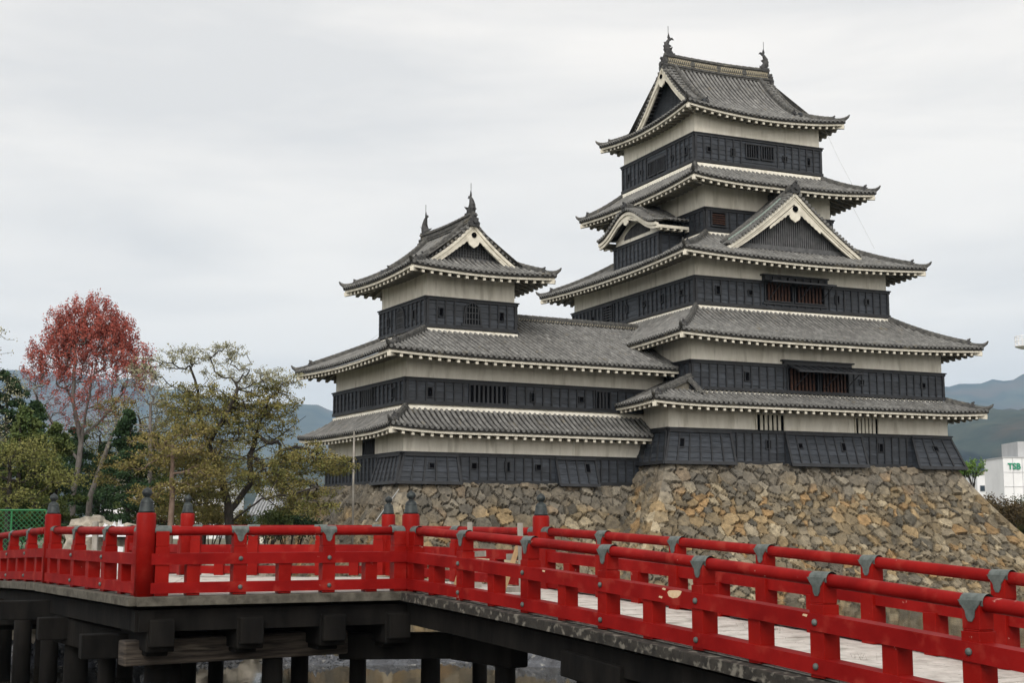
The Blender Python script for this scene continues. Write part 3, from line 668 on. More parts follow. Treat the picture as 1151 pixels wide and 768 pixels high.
# front dormer gable over the third roof
def dormer(parent):
    cu = 4.12; vb = -3.05; vw = -2.55; za = 17.5; zf = 14.32; hw = 4.15
    f = lambda a: za-(za-zf)*(1.18*(abs(a)/hw)-.18*(abs(a)/hw)**2) if abs(a) <= hw else zf
    pans = MB(); tiles = MB(); tiles.sh = 1; rid = MB(); orn = MB(); bar = MB(); gw_ = MB(); sl = MB(); gg = MB(); cop = MB(); blk = MB()
    N = 14; vback = -.9; ends_ = []
    zr3 = lambda v: r3['front'].z(6, v+4.45)
    for s2 in (-1, 1):
        # roof surface: rows run down the slope (along a), verge at vb
        nv = 9
        for j in range(nv):
            va = vb-.12+(vback-vb+.12)*j/nv; vb2 = vb-.12+(vback-vb+.12)*(j+1)/nv
            for i in range(N):
                a0 = hw*i/N; a1 = hw*(i+1)/N
                pans.add([(cu+s2*a0, va, f(a0)), (cu+s2*a0, vb2, f(a0)), (cu+s2*a1, vb2, f(a1)), (cu+s2*a1, va, f(a1))], [(0, 1, 2, 3)])
            if j >= 2:
                vc = (va+vb2)/2; pts = [(cu+s2*hw*i/N, vc, f(hw*i/N)+.04) for i in range(N+1) ]; tiles.tube(pts, .08, 6)
        n = 22
        for i in range(n):
            a = hw*(i+.5)/n; p = Vector((cu+s2*a, vb+.58, f(a)+.12)); q = Vector((cu+s2*a, vb-.20, f(a)+.06)); tiles.tube([p, q], [.075, .09], 8)
        ridge_run(rid, [(cu+s2*hw*i/N, vb+.62, f(hw*i/N)+.05) for i in range(N+1)], .2, .20, .09, 0)
        ridge_run(cop, [(cu+s2*hw*i/N, vb+.40, f(hw*i/N)+.17) for i in range(2, N)], .06, .03, .03, 0)
        ends_.append(((cu+s2*(hw-.05), vb+.62, f(hw)), (s2, -.3), .55))
        barge(bar, [(cu+s2*hw*i/N, vb, f(hw*i/N)-.04) for i in range(N+1)], (0, -1, 0), lambda t: .62-.22*t, -.12)
        barge(bar, [(cu+s2*hw*i/N, vb, f(hw*i/N)-.04) for i in range(N+1)], (0, -1, 0), .20, .10)
        barge(bar, [(cu+s2*hw*i/N, vb, f(hw*i/N)-.30) for i in range(N+1)], (0, -1, 0), .06, .05)
        for i in range(N):
            a0 = s2*hw*i/N; a1 = s2*hw*(i+1)/N
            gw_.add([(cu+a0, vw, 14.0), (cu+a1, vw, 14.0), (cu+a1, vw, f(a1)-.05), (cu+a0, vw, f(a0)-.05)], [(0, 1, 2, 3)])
    for i in range(-26, 27):
        a = i*.135
        if f(a)-.3 > 14.75: sl.box((cu+a-.035, vw-.09, 14.55), (cu+a+.035, vw, f(a)-.2))
    sl.box((cu-3.5, vw-.16, 14.38), (cu+3.5, vw, 14.62))
    gegyo(gg, lambda a, b, o: (cu+a, vb-.02-o, za-1.08+b), 1.0, .80)
    blk.tube([(cu, vb-.06, za-.93), (cu, vb-.14, za-.93)], .16, 10)
    ridge_run(rid, [(cu, vb-.05, za), (cu, vback, za)], .34, .34, .12, -.05)
    ends_.append(((cu, vb-.12, za-.05), (0, -1), 1.0))
    rf = pans.build('dormer_gable', M['pan'], parent); O = parent['_o']
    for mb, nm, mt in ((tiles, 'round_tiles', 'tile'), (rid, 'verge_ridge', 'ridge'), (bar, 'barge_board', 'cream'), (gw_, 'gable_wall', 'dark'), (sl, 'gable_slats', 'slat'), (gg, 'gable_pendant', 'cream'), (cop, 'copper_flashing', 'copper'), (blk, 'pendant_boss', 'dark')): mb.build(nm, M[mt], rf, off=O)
    for a in ends_: q = MB(); oni(q, *a); q.build('ridge_end_tile', M['oni'], rf, off=O)
dormer(keep)
# curved gable on the left face
def karahafu(parent):
    cv = 3.95; uw = -1.4; uf = -2.05; zf = 16.12; H = 1.15; hw = 3.3
    f = lambda a: zf+H*(.5*(1+math.cos(math.pi*min(1, abs(a)/hw))))**1.15-.12*max(0, abs(a)/hw-.8)
    bx = MB(); bx.box((uw, 1.45, 13.6), (.2, 6.45, 16.2))
    for i in range(12):
        a0 = -2.5+5*i/12; a1 = a0+5/12; bx.add([(uw, cv+a0, 16.15), (uw, cv+a1, 16.15), (uw, cv+a1, f(a1)-.1), (uw, cv+a0, f(a0)-.1)], [(0, 1, 2, 3)])
    b = bx.build('curved_gable_bay', M['plaster'], parent); O = parent['_o']
    bd = MB(); bt = MB(); W = wsides((uw, 1.45, .2, 6.45)); panel(bd, bt, W['left'], 14.35, 15.75); panel(bd, bt, W['front'], 14.35, 15.75); bd.build('boarded_wall', M['boardv'], b, off=O); bt.build('battens', M['batten'], b, off=O)
    pans = MB(); tiles = MB(); tiles.sh = 1; bar = MB(); rid = MB(); orn = MB(); dk = MB(); raf = MB()
    N = 26; uu = (uf-.12, .1)
    for i in range(N):
        a0 = -hw+2*hw*i/N; a1 = a0+2*hw/N
        pans.add([(uu[0], cv+a0, f(a0)+.16), (uu[1], cv+a0, f(a0)+.30), (uu[1], cv+a1, f(a1)+.30), (uu[0], cv+a1, f(a1)+.16)], [(0, 1, 2, 3)])
        bar.hexa([(uf, cv+a0, f(a0)-.30), (uf, cv+a1, f(a1)-.30), (uf+.12, cv+a1, f(a1)-.30), (uf+.12, cv+a0, f(a0)-.30), (uf, cv+a0, f(a0)), (uf, cv+a1, f(a1)), (uf+.12, cv+a1, f(a1)), (uf+.12, cv+a0, f(a0))])
        bar.hexa([(uf-.07, cv+a0, f(a0)-.13), (uf-.07, cv+a1, f(a1)-.13), (uf, cv+a1, f(a1)-.13), (uf, cv+a0, f(a0)-.13), (uf-.07, cv+a0, f(a0)+.03), (uf-.07, cv+a1, f(a1)+.03), (uf, cv+a1, f(a1)+.03), (uf, cv+a0, f(a0)+.03)])
        dk.add([(uf-.05, cv+a0, f(a0)+.03), (uf-.05, cv+a1, f(a1)+.03), (uu[0], cv+a1, f(a1)+.17), (uu[0], cv+a0, f(a0)+.17)], [(0, 1, 2, 3)])
    n = 27
    for i in range(n):
        a = -hw+2*hw*(i+.5)/n; tiles.tube([(uf-.2, cv+a, f(a)+.17), (uf+.45, cv+a, f(a)+.22)], .085, 8)
    for j in range(6):
        u = uf+.62+j*.27; tiles.tube([(u, cv-hw+2*hw*i/N, f(-hw+2*hw*i/N)+.28) for i in range(N+1)], .08, 6)
    ridge_run(rid, [(uf+.52, cv-hw+2*hw*i/N, f(-hw+2*hw*i/N)+.2) for i in range(N+1)], .16, .14, .08, 0)
    ridge_run(rid, [(uf-.05, cv, zf+H+.2), (.0, cv, zf+H+.2)], .3, .24, .11, 0); oni(orn, (uf-.12, cv, zf+H+.12), (-1, 0), .8)
    for s2 in (-1, 1):
        bar.box((uf+.1, cv+s2*(hw-.12), zf-.28), (.0, cv+s2*hw, zf-.12)); n = 5
        for i in range(n): u = uf+.25+i*.42; bar.box((u, cv+s2*(hw-.35), zf-.38), (u+.12, cv+s2*(hw-.04), zf-.27))
        raf.add([(uf+.1, cv+s2*2.4, zf-.1), (0, cv+s2*2.4, zf-.1), (0, cv+s2*hw, zf-.26), (uf+.1, cv+s2*hw, zf-.26)], [(0, 1, 2, 3)])
    gp = MB(); gegyo(gp, lambda a, b_, o: (uf-o-.02, cv+a, zf+H-.42+b_*.7), .75, .45)
    sl = MB()
    for i in range(-9, 10):
        a = i*.15; sl.box((uw-.05, cv+a-.03, 16.05), (uw, cv+a+.03, f(a*1.0)-.55 if f(a)-.55 > 16.2 else 16.2))
    lw = MB(); lw.add([(uw-.02, cv+a, 16.05) for a in (-1.5, 1.5)]+[(uw-.02, cv+a, f(a)-.5) for a in (1.4, .7, 0, -.7, -1.4)], [tuple(range(7))])
    for mb, nm, mt in ((pans, 'curved_roof', 'pan'), (tiles, 'round_tiles', 'tile'), (bar, 'barge_board', 'cream'), (rid, 'verge_ridge', 'ridge'), (orn, 'ridge_end_tile', 'oni'), (dk, 'verge_edge', 'pan'), (raf, 'soffit', 'soffit'), (gp, 'gable_pendant', 'cream'), (sl, 'gable_slats', 'slat'), (lw, 'gable_opening', 'dark')): mb.build(nm, M[mt], b, off=O)
karahafu(keep)
lc = MB(); lc.tube([(8.1, -.6, 22.0), (8.6, -1.1, 20.2), (9.2, -1.6, 18.5)], .006, 4); lc.tube([(8.9, -1.6, 17.7), (9.6, -2.6, 15.0)], .006, 4); lc.build('lightning_cable', M['rope'], keep)

# ---------------------------------------------------------------- the small keep and its linking wing
small = thing('castle_tower', 'smaller black and white castle tower with long tiled wing joining the tall keep', 'castle tower', (*TO, 1.95), TA, off=(0, 0, 1.95))
T3 = (0, 0, 4.68, 5.34); T2 = (-1.74, -1.66, 13.2, 6.99); T1 = (-1.99, -1.94, 12.0, 7.3)
pl = MB()
for r, z0, z1 in ((T1, 1.9, 4.55), (T2, 4.4, 7.92), (T3, 7.7, 12.15)): pl.box((r[0], r[1], z0), (r[2], r[3], z1))
plaster_band(pl, T2, 5.0, 5.44, .12); plaster_band(pl, T3, 8.7, 9.27, .12)
pl.box((6.76, -1.97, 3.2), (6.86, -1.9, 4.2))
pl.build('plaster_wall', M['plaster'], small)
W, p = storey(small, T3, 9.36, 10.76, ALL, gaps={'front': ((1.75, 2.9),), 'left': ((5.34-3.3, 5.34-2.15),)})
for u in (.69, 3.9): port(small, W['front'], u, 10.06, True)
for v in (4.27, 1.19): port(small, W['left'], 5.34-v, 10.06, True)
def bell(parent, s, x0, x1, z0, z1):
    c = (x0+x1)/2; hw = (x1-x0)/2
    prof = [(1.12, 0), (1.05, .25), (1.0, .5), (.95, .68), (.80, .84), (.50, .95), (.2, .98), (0, 1.06)]
    pts = [(c+a*hw, z0+b*(z1-z0)) for a, b in prof]+[(c-a*hw, z0+b*(z1-z0)) for a, b in prof[-2::-1]]
    n = len(pts); g = MB(); g.add([wp(s, x, .10, z) for x, z in pts], [tuple(range(n))])
    f = MB()
    for (xa, za), (xb, zb) in zip(pts[:-1], pts[1:]): f.beam(wp(s, xa, .12, za), wp(s, xb, .12, zb), .07, .10, up=(s[2][0], s[2][1], .01))
    f.beam(wp(s, pts[0][0]+.1, .12, z0), wp(s, pts[-1][0]-.1, .12, z0), .08, .1)
    o = f.build('bell_window', M['batten'], parent); g.build('black_opening_fill', M['dark'], o, off=parent['_o'])
    b = MB()
    for i in range(-2, 3):
        x = c+i*hw*.38; hh = [1, .97, .86][abs(i)]; wbox(b, s, x-.025, x+.025, .11, .15, z0, z0+(z1-z0)*hh)
    for q in (.28, .55, .8): wbox(b, s, c-hw*.95, c+hw*.95, .112, .145, z0+(z1-z0)*q-.022, z0+(z1-z0)*q+.022)
    b.build('window_bars', M['bellbar'], o, off=parent['_o'])
bell(small, W['front'], 1.92, 2.74, 9.54, 10.62); bell(small, W['left'], 5.34-3.15, 5.34-2.33, 9.54, 10.6)
W, p = storey(small, T2, 5.55, 6.69, ('front', 'left', 'back'), gaps={'front': ((3.1, 5.0), (9.9, 10.75)), 'left': ((6.99-3.5, 6.99-1.95),)})
for u, t in ((-.64, 1), (4.71, 1), (7.35, 0)): port(small, W['front'], u+1.74, 6.08, t)
port(small, W['left'], 6.99+.4, 6.1, True)
window(small, W['front'], 3.13, 4.98, 5.70, 6.5, 7, bw=.05); window(small, W['front'], 9.95, 10.7, 5.70, 6.5, 3, bw=.05)
window(small, W['left'], 6.99-3.45, 6.99-1.99, 5.70, 6.5, 5, bw=.05)
W, p = storey(small, T1, 2.02, 3.33, ('front', 'left', 'back'))
for u, t in ((1.47, 0), (3.19, 1), (4.83, 0)): port(small, W['front'], u+1.99, 2.78, t)
flare(small, W['front'], 0, 2.6, 1.95, 3.25, .50, capl=True, ports=((1.35, 2.75, False),), nbat=5)
flare(small, W['front'], 7.75, 9.9, 1.95, 3.25, .50, ports=((9.4, 2.8, True),))
flare(small, W['left'], 9.24-2.4, 9.24, 1.95, 3.25, .5, capr=True, nbat=6)
window(small, W['left'], 9.24-4.5, 9.24-3.3, 3.40, 4.05, 4, 'batten', o=.01, bw=.05)
ra = rect_sides((-3.15, -3.10, 12.1, 8.6), (-1.74, -1.66, 10.7, 6.99), hk(.75, .25), 4.35, .16)
ra['front'].kr = 0; ra['front'].L = 14.0; ra['back'].kl = 0; del ra['right'], ra['back']
roof_parts(small, ra, 1.2, hips=('fl',), clip={'front': (None, 14.0)}, estart=.4)
# second roof: hipped on the left round the tower, gabled ridge running right into the keep
hb = lambda e: .458*e
fr = Side((-3.35, -3.27), (1, 0), (0, 1), 17.2, 5.92, hb, 7.66, 3.3, 3.3, 1, 0, .18, 2.2, 3.3)
fr.emax = lambda x: min(x, 3.3) if x < 3.35+4.80 else 5.92
bk = Side((13.85, 8.57), (-1, 0), (0, -1), 17.2, 5.92, hb, 7.66, 3.3, 3.3, 0, 1, .18, 2.2, 3.3)
bk.emax = lambda x: min(17.2-x, 3.3) if x > 17.2-8.15 else 5.92
lf = Side((-3.35, 8.57), (0, -1), (1, 0), 11.84, 3.35, hb, 7.66, 3.3, 3.3, 1, 1, .18, 2.2, 3.3)
pans = MB(); tiles = MB(); fas = MB(); raf = MB(); sof = MB(); rid = MB(); orn = MB(); mr = MB(); lt = MB()
slope_mesh(fr, tiles, pans, 0, 8.15); slope_mesh(fr, tiles, pans, 8.151, 17.2); slope_mesh(bk, tiles, pans, 0, 9.05); slope_mesh(lf, tiles, pans)
for S in (fr, bk, lf): eave_mesh(S, 1.6, fas, raf, sof)
zr = 7.66+hb(5.92)-.1
ridge_run(mr, [(4.75+i*.8, 2.65, zr) for i in range(12)], .34, .34, .12, 0)
for i in range(60): lt.beam((4.9+i*.15, 2.65, zr+.12), (4.98+i*.15, 2.65, zr+.24), .37, .025)
rf = pans.build('tiled_roof', M['pan'], small); O = small['_o']
for mb, nm, mt in ((tiles, 'round_tiles', 'tile'), (fas, 'eave_board', 'cream'), (raf, 'rafters', 'raft'), (sof, 'soffit', 'soffit'), (mr, 'main_ridge', 'ridge'), (lt, 'ridge_lattice', 'tan')): mb.build(nm, M[mt], rf, off=O)
hip_set(rf, fr, True, .6, 3.3, 1.4, O); hip_set(rf, lf, True, .6, 3.3, 1.4, O)
irimoya(small, (-1.5, -1.5, 6.18, 6.84), 'v', lambda e: .32*e+.0966*e*e, 11.87, .20, 1.34, 1.85, .46, 1.45, .85, slats='slat')
lc = MB(); lc.tube([(-.2, 5.4, 9.6), (-.8, 5.9, 9.0), (-1.2, 6.2, 8.75)], .006, 4); lc.build('lightning_cable', M['rope'], small)

# ---------------------------------------------------------------- stone bases (dry stone, every stone a raised facet)
def stone_face(mb, top0, top1, d0, d1, zt, zb, warm, seed, res=.055, s0=.72, prof=lambda D: .55*D+.03*D*D):
    """battered wall face between top corners; d0,d1 = outward directions of its two edges (local xy)"""
    g = np.random.default_rng(seed)
    H = zt-zb; D = np.linspace(0, H, int(H/res)+1); slen = np.concatenate([[0], np.cumsum(np.hypot(np.diff(D), np.diff(prof(D))))])
    t0 = np.array(top0); t1 = np.array(top1); d0 = np.array(d0); d1 = np.array(d1)
    Lt = np.linalg.norm(t1-t0); nx = int((Lt+prof(H)*1.2)/res); F = np.linspace(0, 1, nx)
    off = prof(D)[:, None, None]
    P0 = t0+off*d0; P1 = t1+off*d1                      # (nd,1,2)
    XY = P0*(1-F[None, :, None])+P1*F[None, :, None]    # (nd,nx,2)
    al = (t1-t0)/Lt; X = (XY-t0)@al; Y = np.repeat(slen[:, None], nx, 1)
    # power-diagram seeds
    x0, x1 = X.min()-1, X.max()+1; y1 = slen[-1]+1
    pts = []; ys = -.6; row = 0
    while ys < y1:
        hgt = s0*g.uniform(.5, 1.1)*(1-.22*min(1, max(0, ys)/5)); x = x0+g.uniform(0, .6)
        while x < x1:
            w = hgt*g.uniform(.65, 2.1); pts.append((x+w/2, ys+hgt/2+g.normal(0, .13*s0), (hgt*.42)**2*g.uniform(.4, 1.6))); x += w
        ys += hgt
    for _ in range(int(len(pts)*.8)): pts.append((g.uniform(x0, x1), g.uniform(-.3, y1), .002))
    pts = np.array(pts)
    # long squared quoins up both corners, laid alternately
    quo = []; sgn0 = np.sign(d0@al); sgn1 = np.sign(d1@al)
    for sg, e0_, dd_ in ((1, 0., d0), (-1, Lt, d1)):
        if abs(dd_@al) < .5: continue
        y = .28; k = 0
        keep_ = np.abs(pts[:, 0]-(e0_+(dd_@al)*prof(np.clip(pts[:, 1], 0, None)*.87))) > .62; pts = pts[keep_]
        while y < y1:
            xe = e0_+(dd_@al)*float(prof(y*.87)); w_ = (.46 if k % 2 else .30); quo.append((xe+sg*w_, y, (.30 if k % 2 else .20)**2*1.2)); 
            if k % 2 == 0: quo.append((xe+sg*.78, y, .05))
            y += .56; k += 1
    nq = len(quo); pts = np.vstack([pts, np.array(quo)]) if nq else pts
    n = len(pts)
    # nearest two by bucket
    bs = 1.1; bx = ((pts[:, 0]-x0)//bs).astype(int); by = ((pts[:, 1]+1)//bs).astype(int); B = {}
    for i in range(n): B.setdefault((bx[i], by[i]), []).append(i)
    fx = X.ravel(); fy = Y.ravel()
    fx2 = fx+.05*np.sin(fy*9+fx*3)*0; N = len(fx); i1 = np.zeros(N, int); m1 = np.full(N, 1e9); i2 = np.zeros(N, int); m2 = np.full(N, 1e9)
    cxs = ((fx-x0)//bs).astype(int); cys = ((fy+1)//bs).astype(int); key = cxs*1000+cys
    order = np.argsort(key, kind='stable'); ks, st = np.unique(key[order], return_index=True); st = np.append(st, N)
    for q, k in enumerate(ks):
        idx = order[st[q]:st[q+1]]; a, b = divmod(k, 1000); cand = [i for da in (-1, 0, 1) for db in (-1, 0, 1) for i in B.get((a+da, b+db), [])]
        if len(cand) < 2: continue
        c = pts[cand]; d = (fx[idx, None]-c[None, :, 0])**2+((fy[idx, None]-c[None, :, 1])*1.12)**2-c[None, :, 2]
        o = np.argpartition(d, 1, 1)[:, :2]; r = np.arange(len(idx)); da = d[r, o[:, 0]]; db_ = d[r, o[:, 1]]; sw = da > db_
        p = np.where(sw, o[:, 1], o[:, 0]); s = np.where(sw, o[:, 0], o[:, 1]); cand = np.array(cand)
        i1[idx] = cand[p]; m1[idx] = d[r, p]; i2[idx] = cand[s]; m2[idx] = d[r, s]
    sep = np.hypot(pts[i1, 0]-pts[i2, 0], pts[i1, 1]-pts[i2, 1])+1e-6; ed = (m2-m1)/(2*sep)
    base = g.uniform(-.05, .13, n); tx = g.normal(0, .22, n); ty = g.normal(0, .20, n)
    hgt = base[i1]+tx[i1]*(fx-pts[i1, 0])+ty[i1]*(fy-pts[i1, 1])
    hgt = np.clip(hgt, -.09, .16)+.022*np.minimum(ed/.06, 1)
    wob = .012*np.sin(fx*31+fy*17)+.010*np.sin(fy*43-fx*23); gap = np.clip((ed+wob*.8)/.030, 0, 1); hgt = hgt*gap-(1-gap)*.10+.018*np.sin(fx*13+i1)*np.sin(fy*15+i1*2)
    hgt = hgt+g.normal(0, .006, N)
    edge = np.minimum(np.minimum(F, 1-F)[None, :].repeat(len(D), 0).ravel()*60, 1)
    nrm2 = np.array([al[1], -al[0]]);
    mid = (d0+d1)/2
    if nrm2@mid < 0: nrm2 = -nrm2
    Z = zt-np.repeat(D[:, None], nx, 1)
    k = .45
    ox = XY[..., 0].ravel()+nrm2[0]*hgt*edge*.87; oy = XY[..., 1].ravel()+nrm2[1]*hgt*edge*.87; oz = Z.ravel()+hgt*edge*k
    # colour per stone (its own rock) plus water staining near the top
    pal = np.array([(.135,.118,.090),(.175,.148,.105),(.215,.170,.108),(.26,.235,.185),(.105,.098,.084),(.16,.145,.118),(.205,.188,.155),(.225,.158,.088),(.085,.082,.074)])
    wg = np.array([1.8, 1.5, 1.2*warm, .6, 1.3, 1.8, .9, .6*warm, 1.0]); warmf = np.clip(.5+.5*np.sin(pts[:, 0]*.55+seed)*np.sin(pts[:, 1]*.8+seed*2)+.35*(pts[:, 1] > 1.2)-.35*(pts[:, 1] > 3.4), .05, 1.4)
    ch = np.array([g.choice(len(pal), p=(lambda q: q/q.sum())(wg*np.array([1, 1, w_*1.6, 1, 1, 1, 1, w_*1.8, 1]))) for w_ in warmf])
    if nq: ch[-nq:] = g.choice([2, 3, 6, 1], nq, p=[.35, .3, .2, .15])
    cc = pal[ch]*np.array([1.06, 1.0, .89])*g.uniform(.75, 1.2, (n, 1)); c = cc[i1]
    top = np.clip(1-(fy-1.0+.35*np.sin(fx*1.3+seed)+.25*np.sin(fx*3.1))/.8, 0, 1)[:, None]
    greyed = np.array([.115, .108, .096])*(.7+.6*(c.mean(1, keepdims=True)/.2)); c = c*(1-.62*top)+greyed*.62*top
    c = c*(.42+.58*gap[:, None])*(1+.14*np.sin(fx*7+i1*3)*np.sin(fy*6+i1))[:, None]
    b = len(mb.v); mb.v.extend(zip(ox.tolist(), oy.tolist(), oz.tolist())); mb.col.extend([(r_[0], r_[1], r_[2], 1) for r_ in c.tolist()])
    for j in range(len(D)-1):
        r0 = b+j*nx; r1_ = r0+nx
        mb.f.extend([(r0+i, r0+i+1, r1_+i+1, r1_+i) for i in range(nx-1)])
kb = thing('stone_base', 'battered dry stone base of grey and ochre boulders under the tall keep', 'stone wall', (*KO, -3.6), KA, off=(0, 0, -3.6))
q = (-5.15, -5.32, 12.2, 13.3)
m = MB(); stone_face(m, (q[0], q[1]), (q[2], q[1]), (-1, -1), (1, -1), 3.05, -3.6, 1.5, 11); m.build('stone_face', M['stone'], kb, smooth=False)
m = MB(); stone_face(m, (q[0], q[1]), (q[0], q[3]), (-1, -1), (-1, 1), 3.05, -3.6, 1.2, 12, res=.08); m.build('stone_face', M['stone'], kb)
m = MB(); stone_face(m, (q[2], q[1]), (q[2], q[3]), (1, -1), (1, 1), 3.05, -3.6, 1.2, 13, res=.12); m.build('stone_face', M['stone'], kb)
m = MB(); m.box((q[0]+.05, q[1]+.05, 2.9), (q[2]-.05, q[3]-.05, 3.02)); m.build('stone_cap', M['rock'], kb)
tb = thing('stone_base', 'lower battered stone base under the smaller tower and its wing', 'stone wall', (*TO, -3.6), TA, off=(0, 0, -3.6))
q = (-2.28, -2.22, 13.5, 7.6); pr = lambda D: .50*D+.03*D*D
m = MB(); stone_face(m, (q[0], q[1]), (q[2], q[1]), (-1, -1), (0, -1), 1.97, -3.6, .8, 21, prof=pr, s0=.86); m.build('stone_face', M['stone'], tb)
m = MB(); stone_face(m, (q[0], q[1]), (q[0], q[3]+4), (-1, -1), (-1, 0), 1.97, -3.6, .4, 22, res=.07, prof=pr, s0=.8); m.build('stone_face', M['stone'], tb)
m = MB(); m.box((q[0]+.05, q[1]+.05, 1.8), (q[2]-.05, q[3], 1.93)); m.build('stone_cap', M['rock'], tb)
# ---------------------------------------------------------------- ground, water
WZ = -3.2
moat = [(-60, 30.5), (-30, 32), (-14, 34.5), (-9.5, 38), (-8.5, 46), (-10.5, 58), (-12, 70), (-14, 84), (16, 97), (75, 97), (90, 40), (70, 14), (12, 7.5), (4, 4.5), (-60, 3)]
def sd_poly(x, y, poly):
    P = np.array(poly); d = np.full(x.shape, 1e9); ins = np.zeros(x.shape, bool)
    for i in range(len(P)):
        a = P[i]; b = P[(i+1) % len(P)]; e = b-a; wx = x-a[0]; wy = y-a[1]; t = np.clip((wx*e[0]+wy*e[1])/(e@e), 0, 1)
        d = np.minimum(d, np.hypot(wx-t*e[0], wy-t*e[1])); c = ((a[1] > y) != (b[1] > y)) & (x < (b[0]-a[0])*(y-a[1])/(b[1]-a[1]+1e-12)+a[0]); ins ^= c
    return np.where(ins, -d, d)
def axis(a, b, st, far):
    c = list(np.arange(a, b+.01, st)); s = st; v = b; right = []
    while v < far: s *= 1.35; v += s; right.append(v)
    s = st; v = a; left = []
    while v > -far: s *= 1.35; v -= s; left.append(v)
    return np.array(left[::-1]+c+right)
gx = axis(-64, 95, .8, 20000); gy = axis(-6, 104, .8, 20000)
X, Y = np.meshgrid(gx, gy); sd = sd_poly(X, Y, moat)
lvl = np.where(Y < 20, -1.75, -.95)
Z = lvl+(-4.3-lvl)*np.clip((.6-sd)/1.9, 0, 1)+.06*np.sin(X*1.7)*np.cos(Y*1.3)*(np.abs(sd) < 40)
nx = len(gx); mb = MB(); mb.v = list(zip(X.ravel().tolist(), Y.ravel().tolist(), Z.ravel().tolist()))
for j in range(len(gy)-1): mb.f.extend([(j*nx+i, j*nx+i+1, (j+1)*nx+i+1, (j+1)*nx+i) for i in range(nx-1)])
mb.build('ground', M['ground'], kind='structure', smooth=True)
mb = MB(); mb.add([(-70, 0, WZ), (100, 0, WZ), (100, 105, WZ), (-70, 105, WZ)], [(0, 1, 2, 3)]); mb.build('water', M['water'], kind='structure')
# ---------------------------------------------------------------- bridge
C = Vector((-5.54, 21.1, 0)); D = Vector((-1.67, 23.0, 0)); dirE = Vector((.48, -.878, 0)).normalized()
Bp = C+Vector((-.523, .853, 0)).normalized()*5.85
dirA = Vector((-.49, .872, 0)).normalized()
C2 = Vector((-6.85, 29.4, 0)); D2 = Vector((-2.60, 29.3, 0)); F = Vector((.50, 24.0, 0)); B2 = C2+Vector((-.523, .853, 0)).normalized()*4.1
def ztop_right(t): return .02-.03*t-.0017*t*t
bridge = thing('wooden_footbridge', 'bright red lacquered wooden footbridge bending across the moat on dark timber piles', 'bridge', (-3, 22, -1.02), 0, off=(-3, 22, -1.02))
DT = 1.04                                        # rail top above deck
def newel(p, zt, r=.145):
    """round corner post with bronze finial; zt = rail top height there"""
    zd = zt-DT; h = 1.27; m = MB(); m.lathe((p.x, p.y, zd), [(r, 0), (r, h-.03), (r-.012, h-.008), (r-.04, h)], 24)
    o = m.build('newel_post', M['redpost'], bridge, smooth=False)
    for pl_ in o.data.polygons: pl_.use_smooth = abs(pl_.normal.z) < .5
    f = MB(); f.lathe((p.x, p.y, zd+h-.005), [(.118, 0), (.120, .035), (.108, .042), (.112, .075), (.100, .082), (.106, .12), (.094, .128), (.098, .15), (.088, .185), (.060, .215), (.042, .225), (.040, .24), (.060, .255), (.076, .285), (.078, .31), (.066, .34), (.042, .362), (.018, .375), (.008, .39)], 20)
    g = f.build('finial', M['finial'], o, off=bridge['_o'], smooth=True)
    return o
def strap(p, d, out, z, s=1.0, tongue=True):
    """metal saddle over the rail with a tongue down the post"""
    m = MB(); d = Vector(d).normalized(); out = Vector(out).normalized(); r = .078*s
    N = 12; a0 = -.35; vs = []
    for sx in (-1, 1):
        for k in range(N+1):
            t = math.pi*(-.12+1.24*k/N); w = .135 if True else 0
            vs.append(tuple(p+d*(sx*w)+out*(math.cos(t)*r)+Vector((0, 0, z-.07+math.sin(t)*r))))
    m.add(vs, [(k, k+1, N+2+k, N+1+k) for k in range(N)])
    for sg in ((1, -1) if tongue else ()):
        pr = [(-.135, -.05), (.135, -.05), (.055, -.145), (.045, -.20), (.02, -.235), (-.02, -.235), (-.045, -.20), (-.055, -.145)]
        o_ = out*(sg*.100)
        vs = [tuple(p+d*a+o_+Vector((0, 0, z+b))) for a, b in pr]+[tuple(p+d*a+o_*.84+Vector((0, 0, z+b))) for a, b in pr]
        n = len(pr); m.add(vs, [tuple(range(n)), tuple(range(n, 2*n))[::-1]]+[(i, (i+1) % n, (i+1) % n+n, i+n) for i in range(n)])
    return m
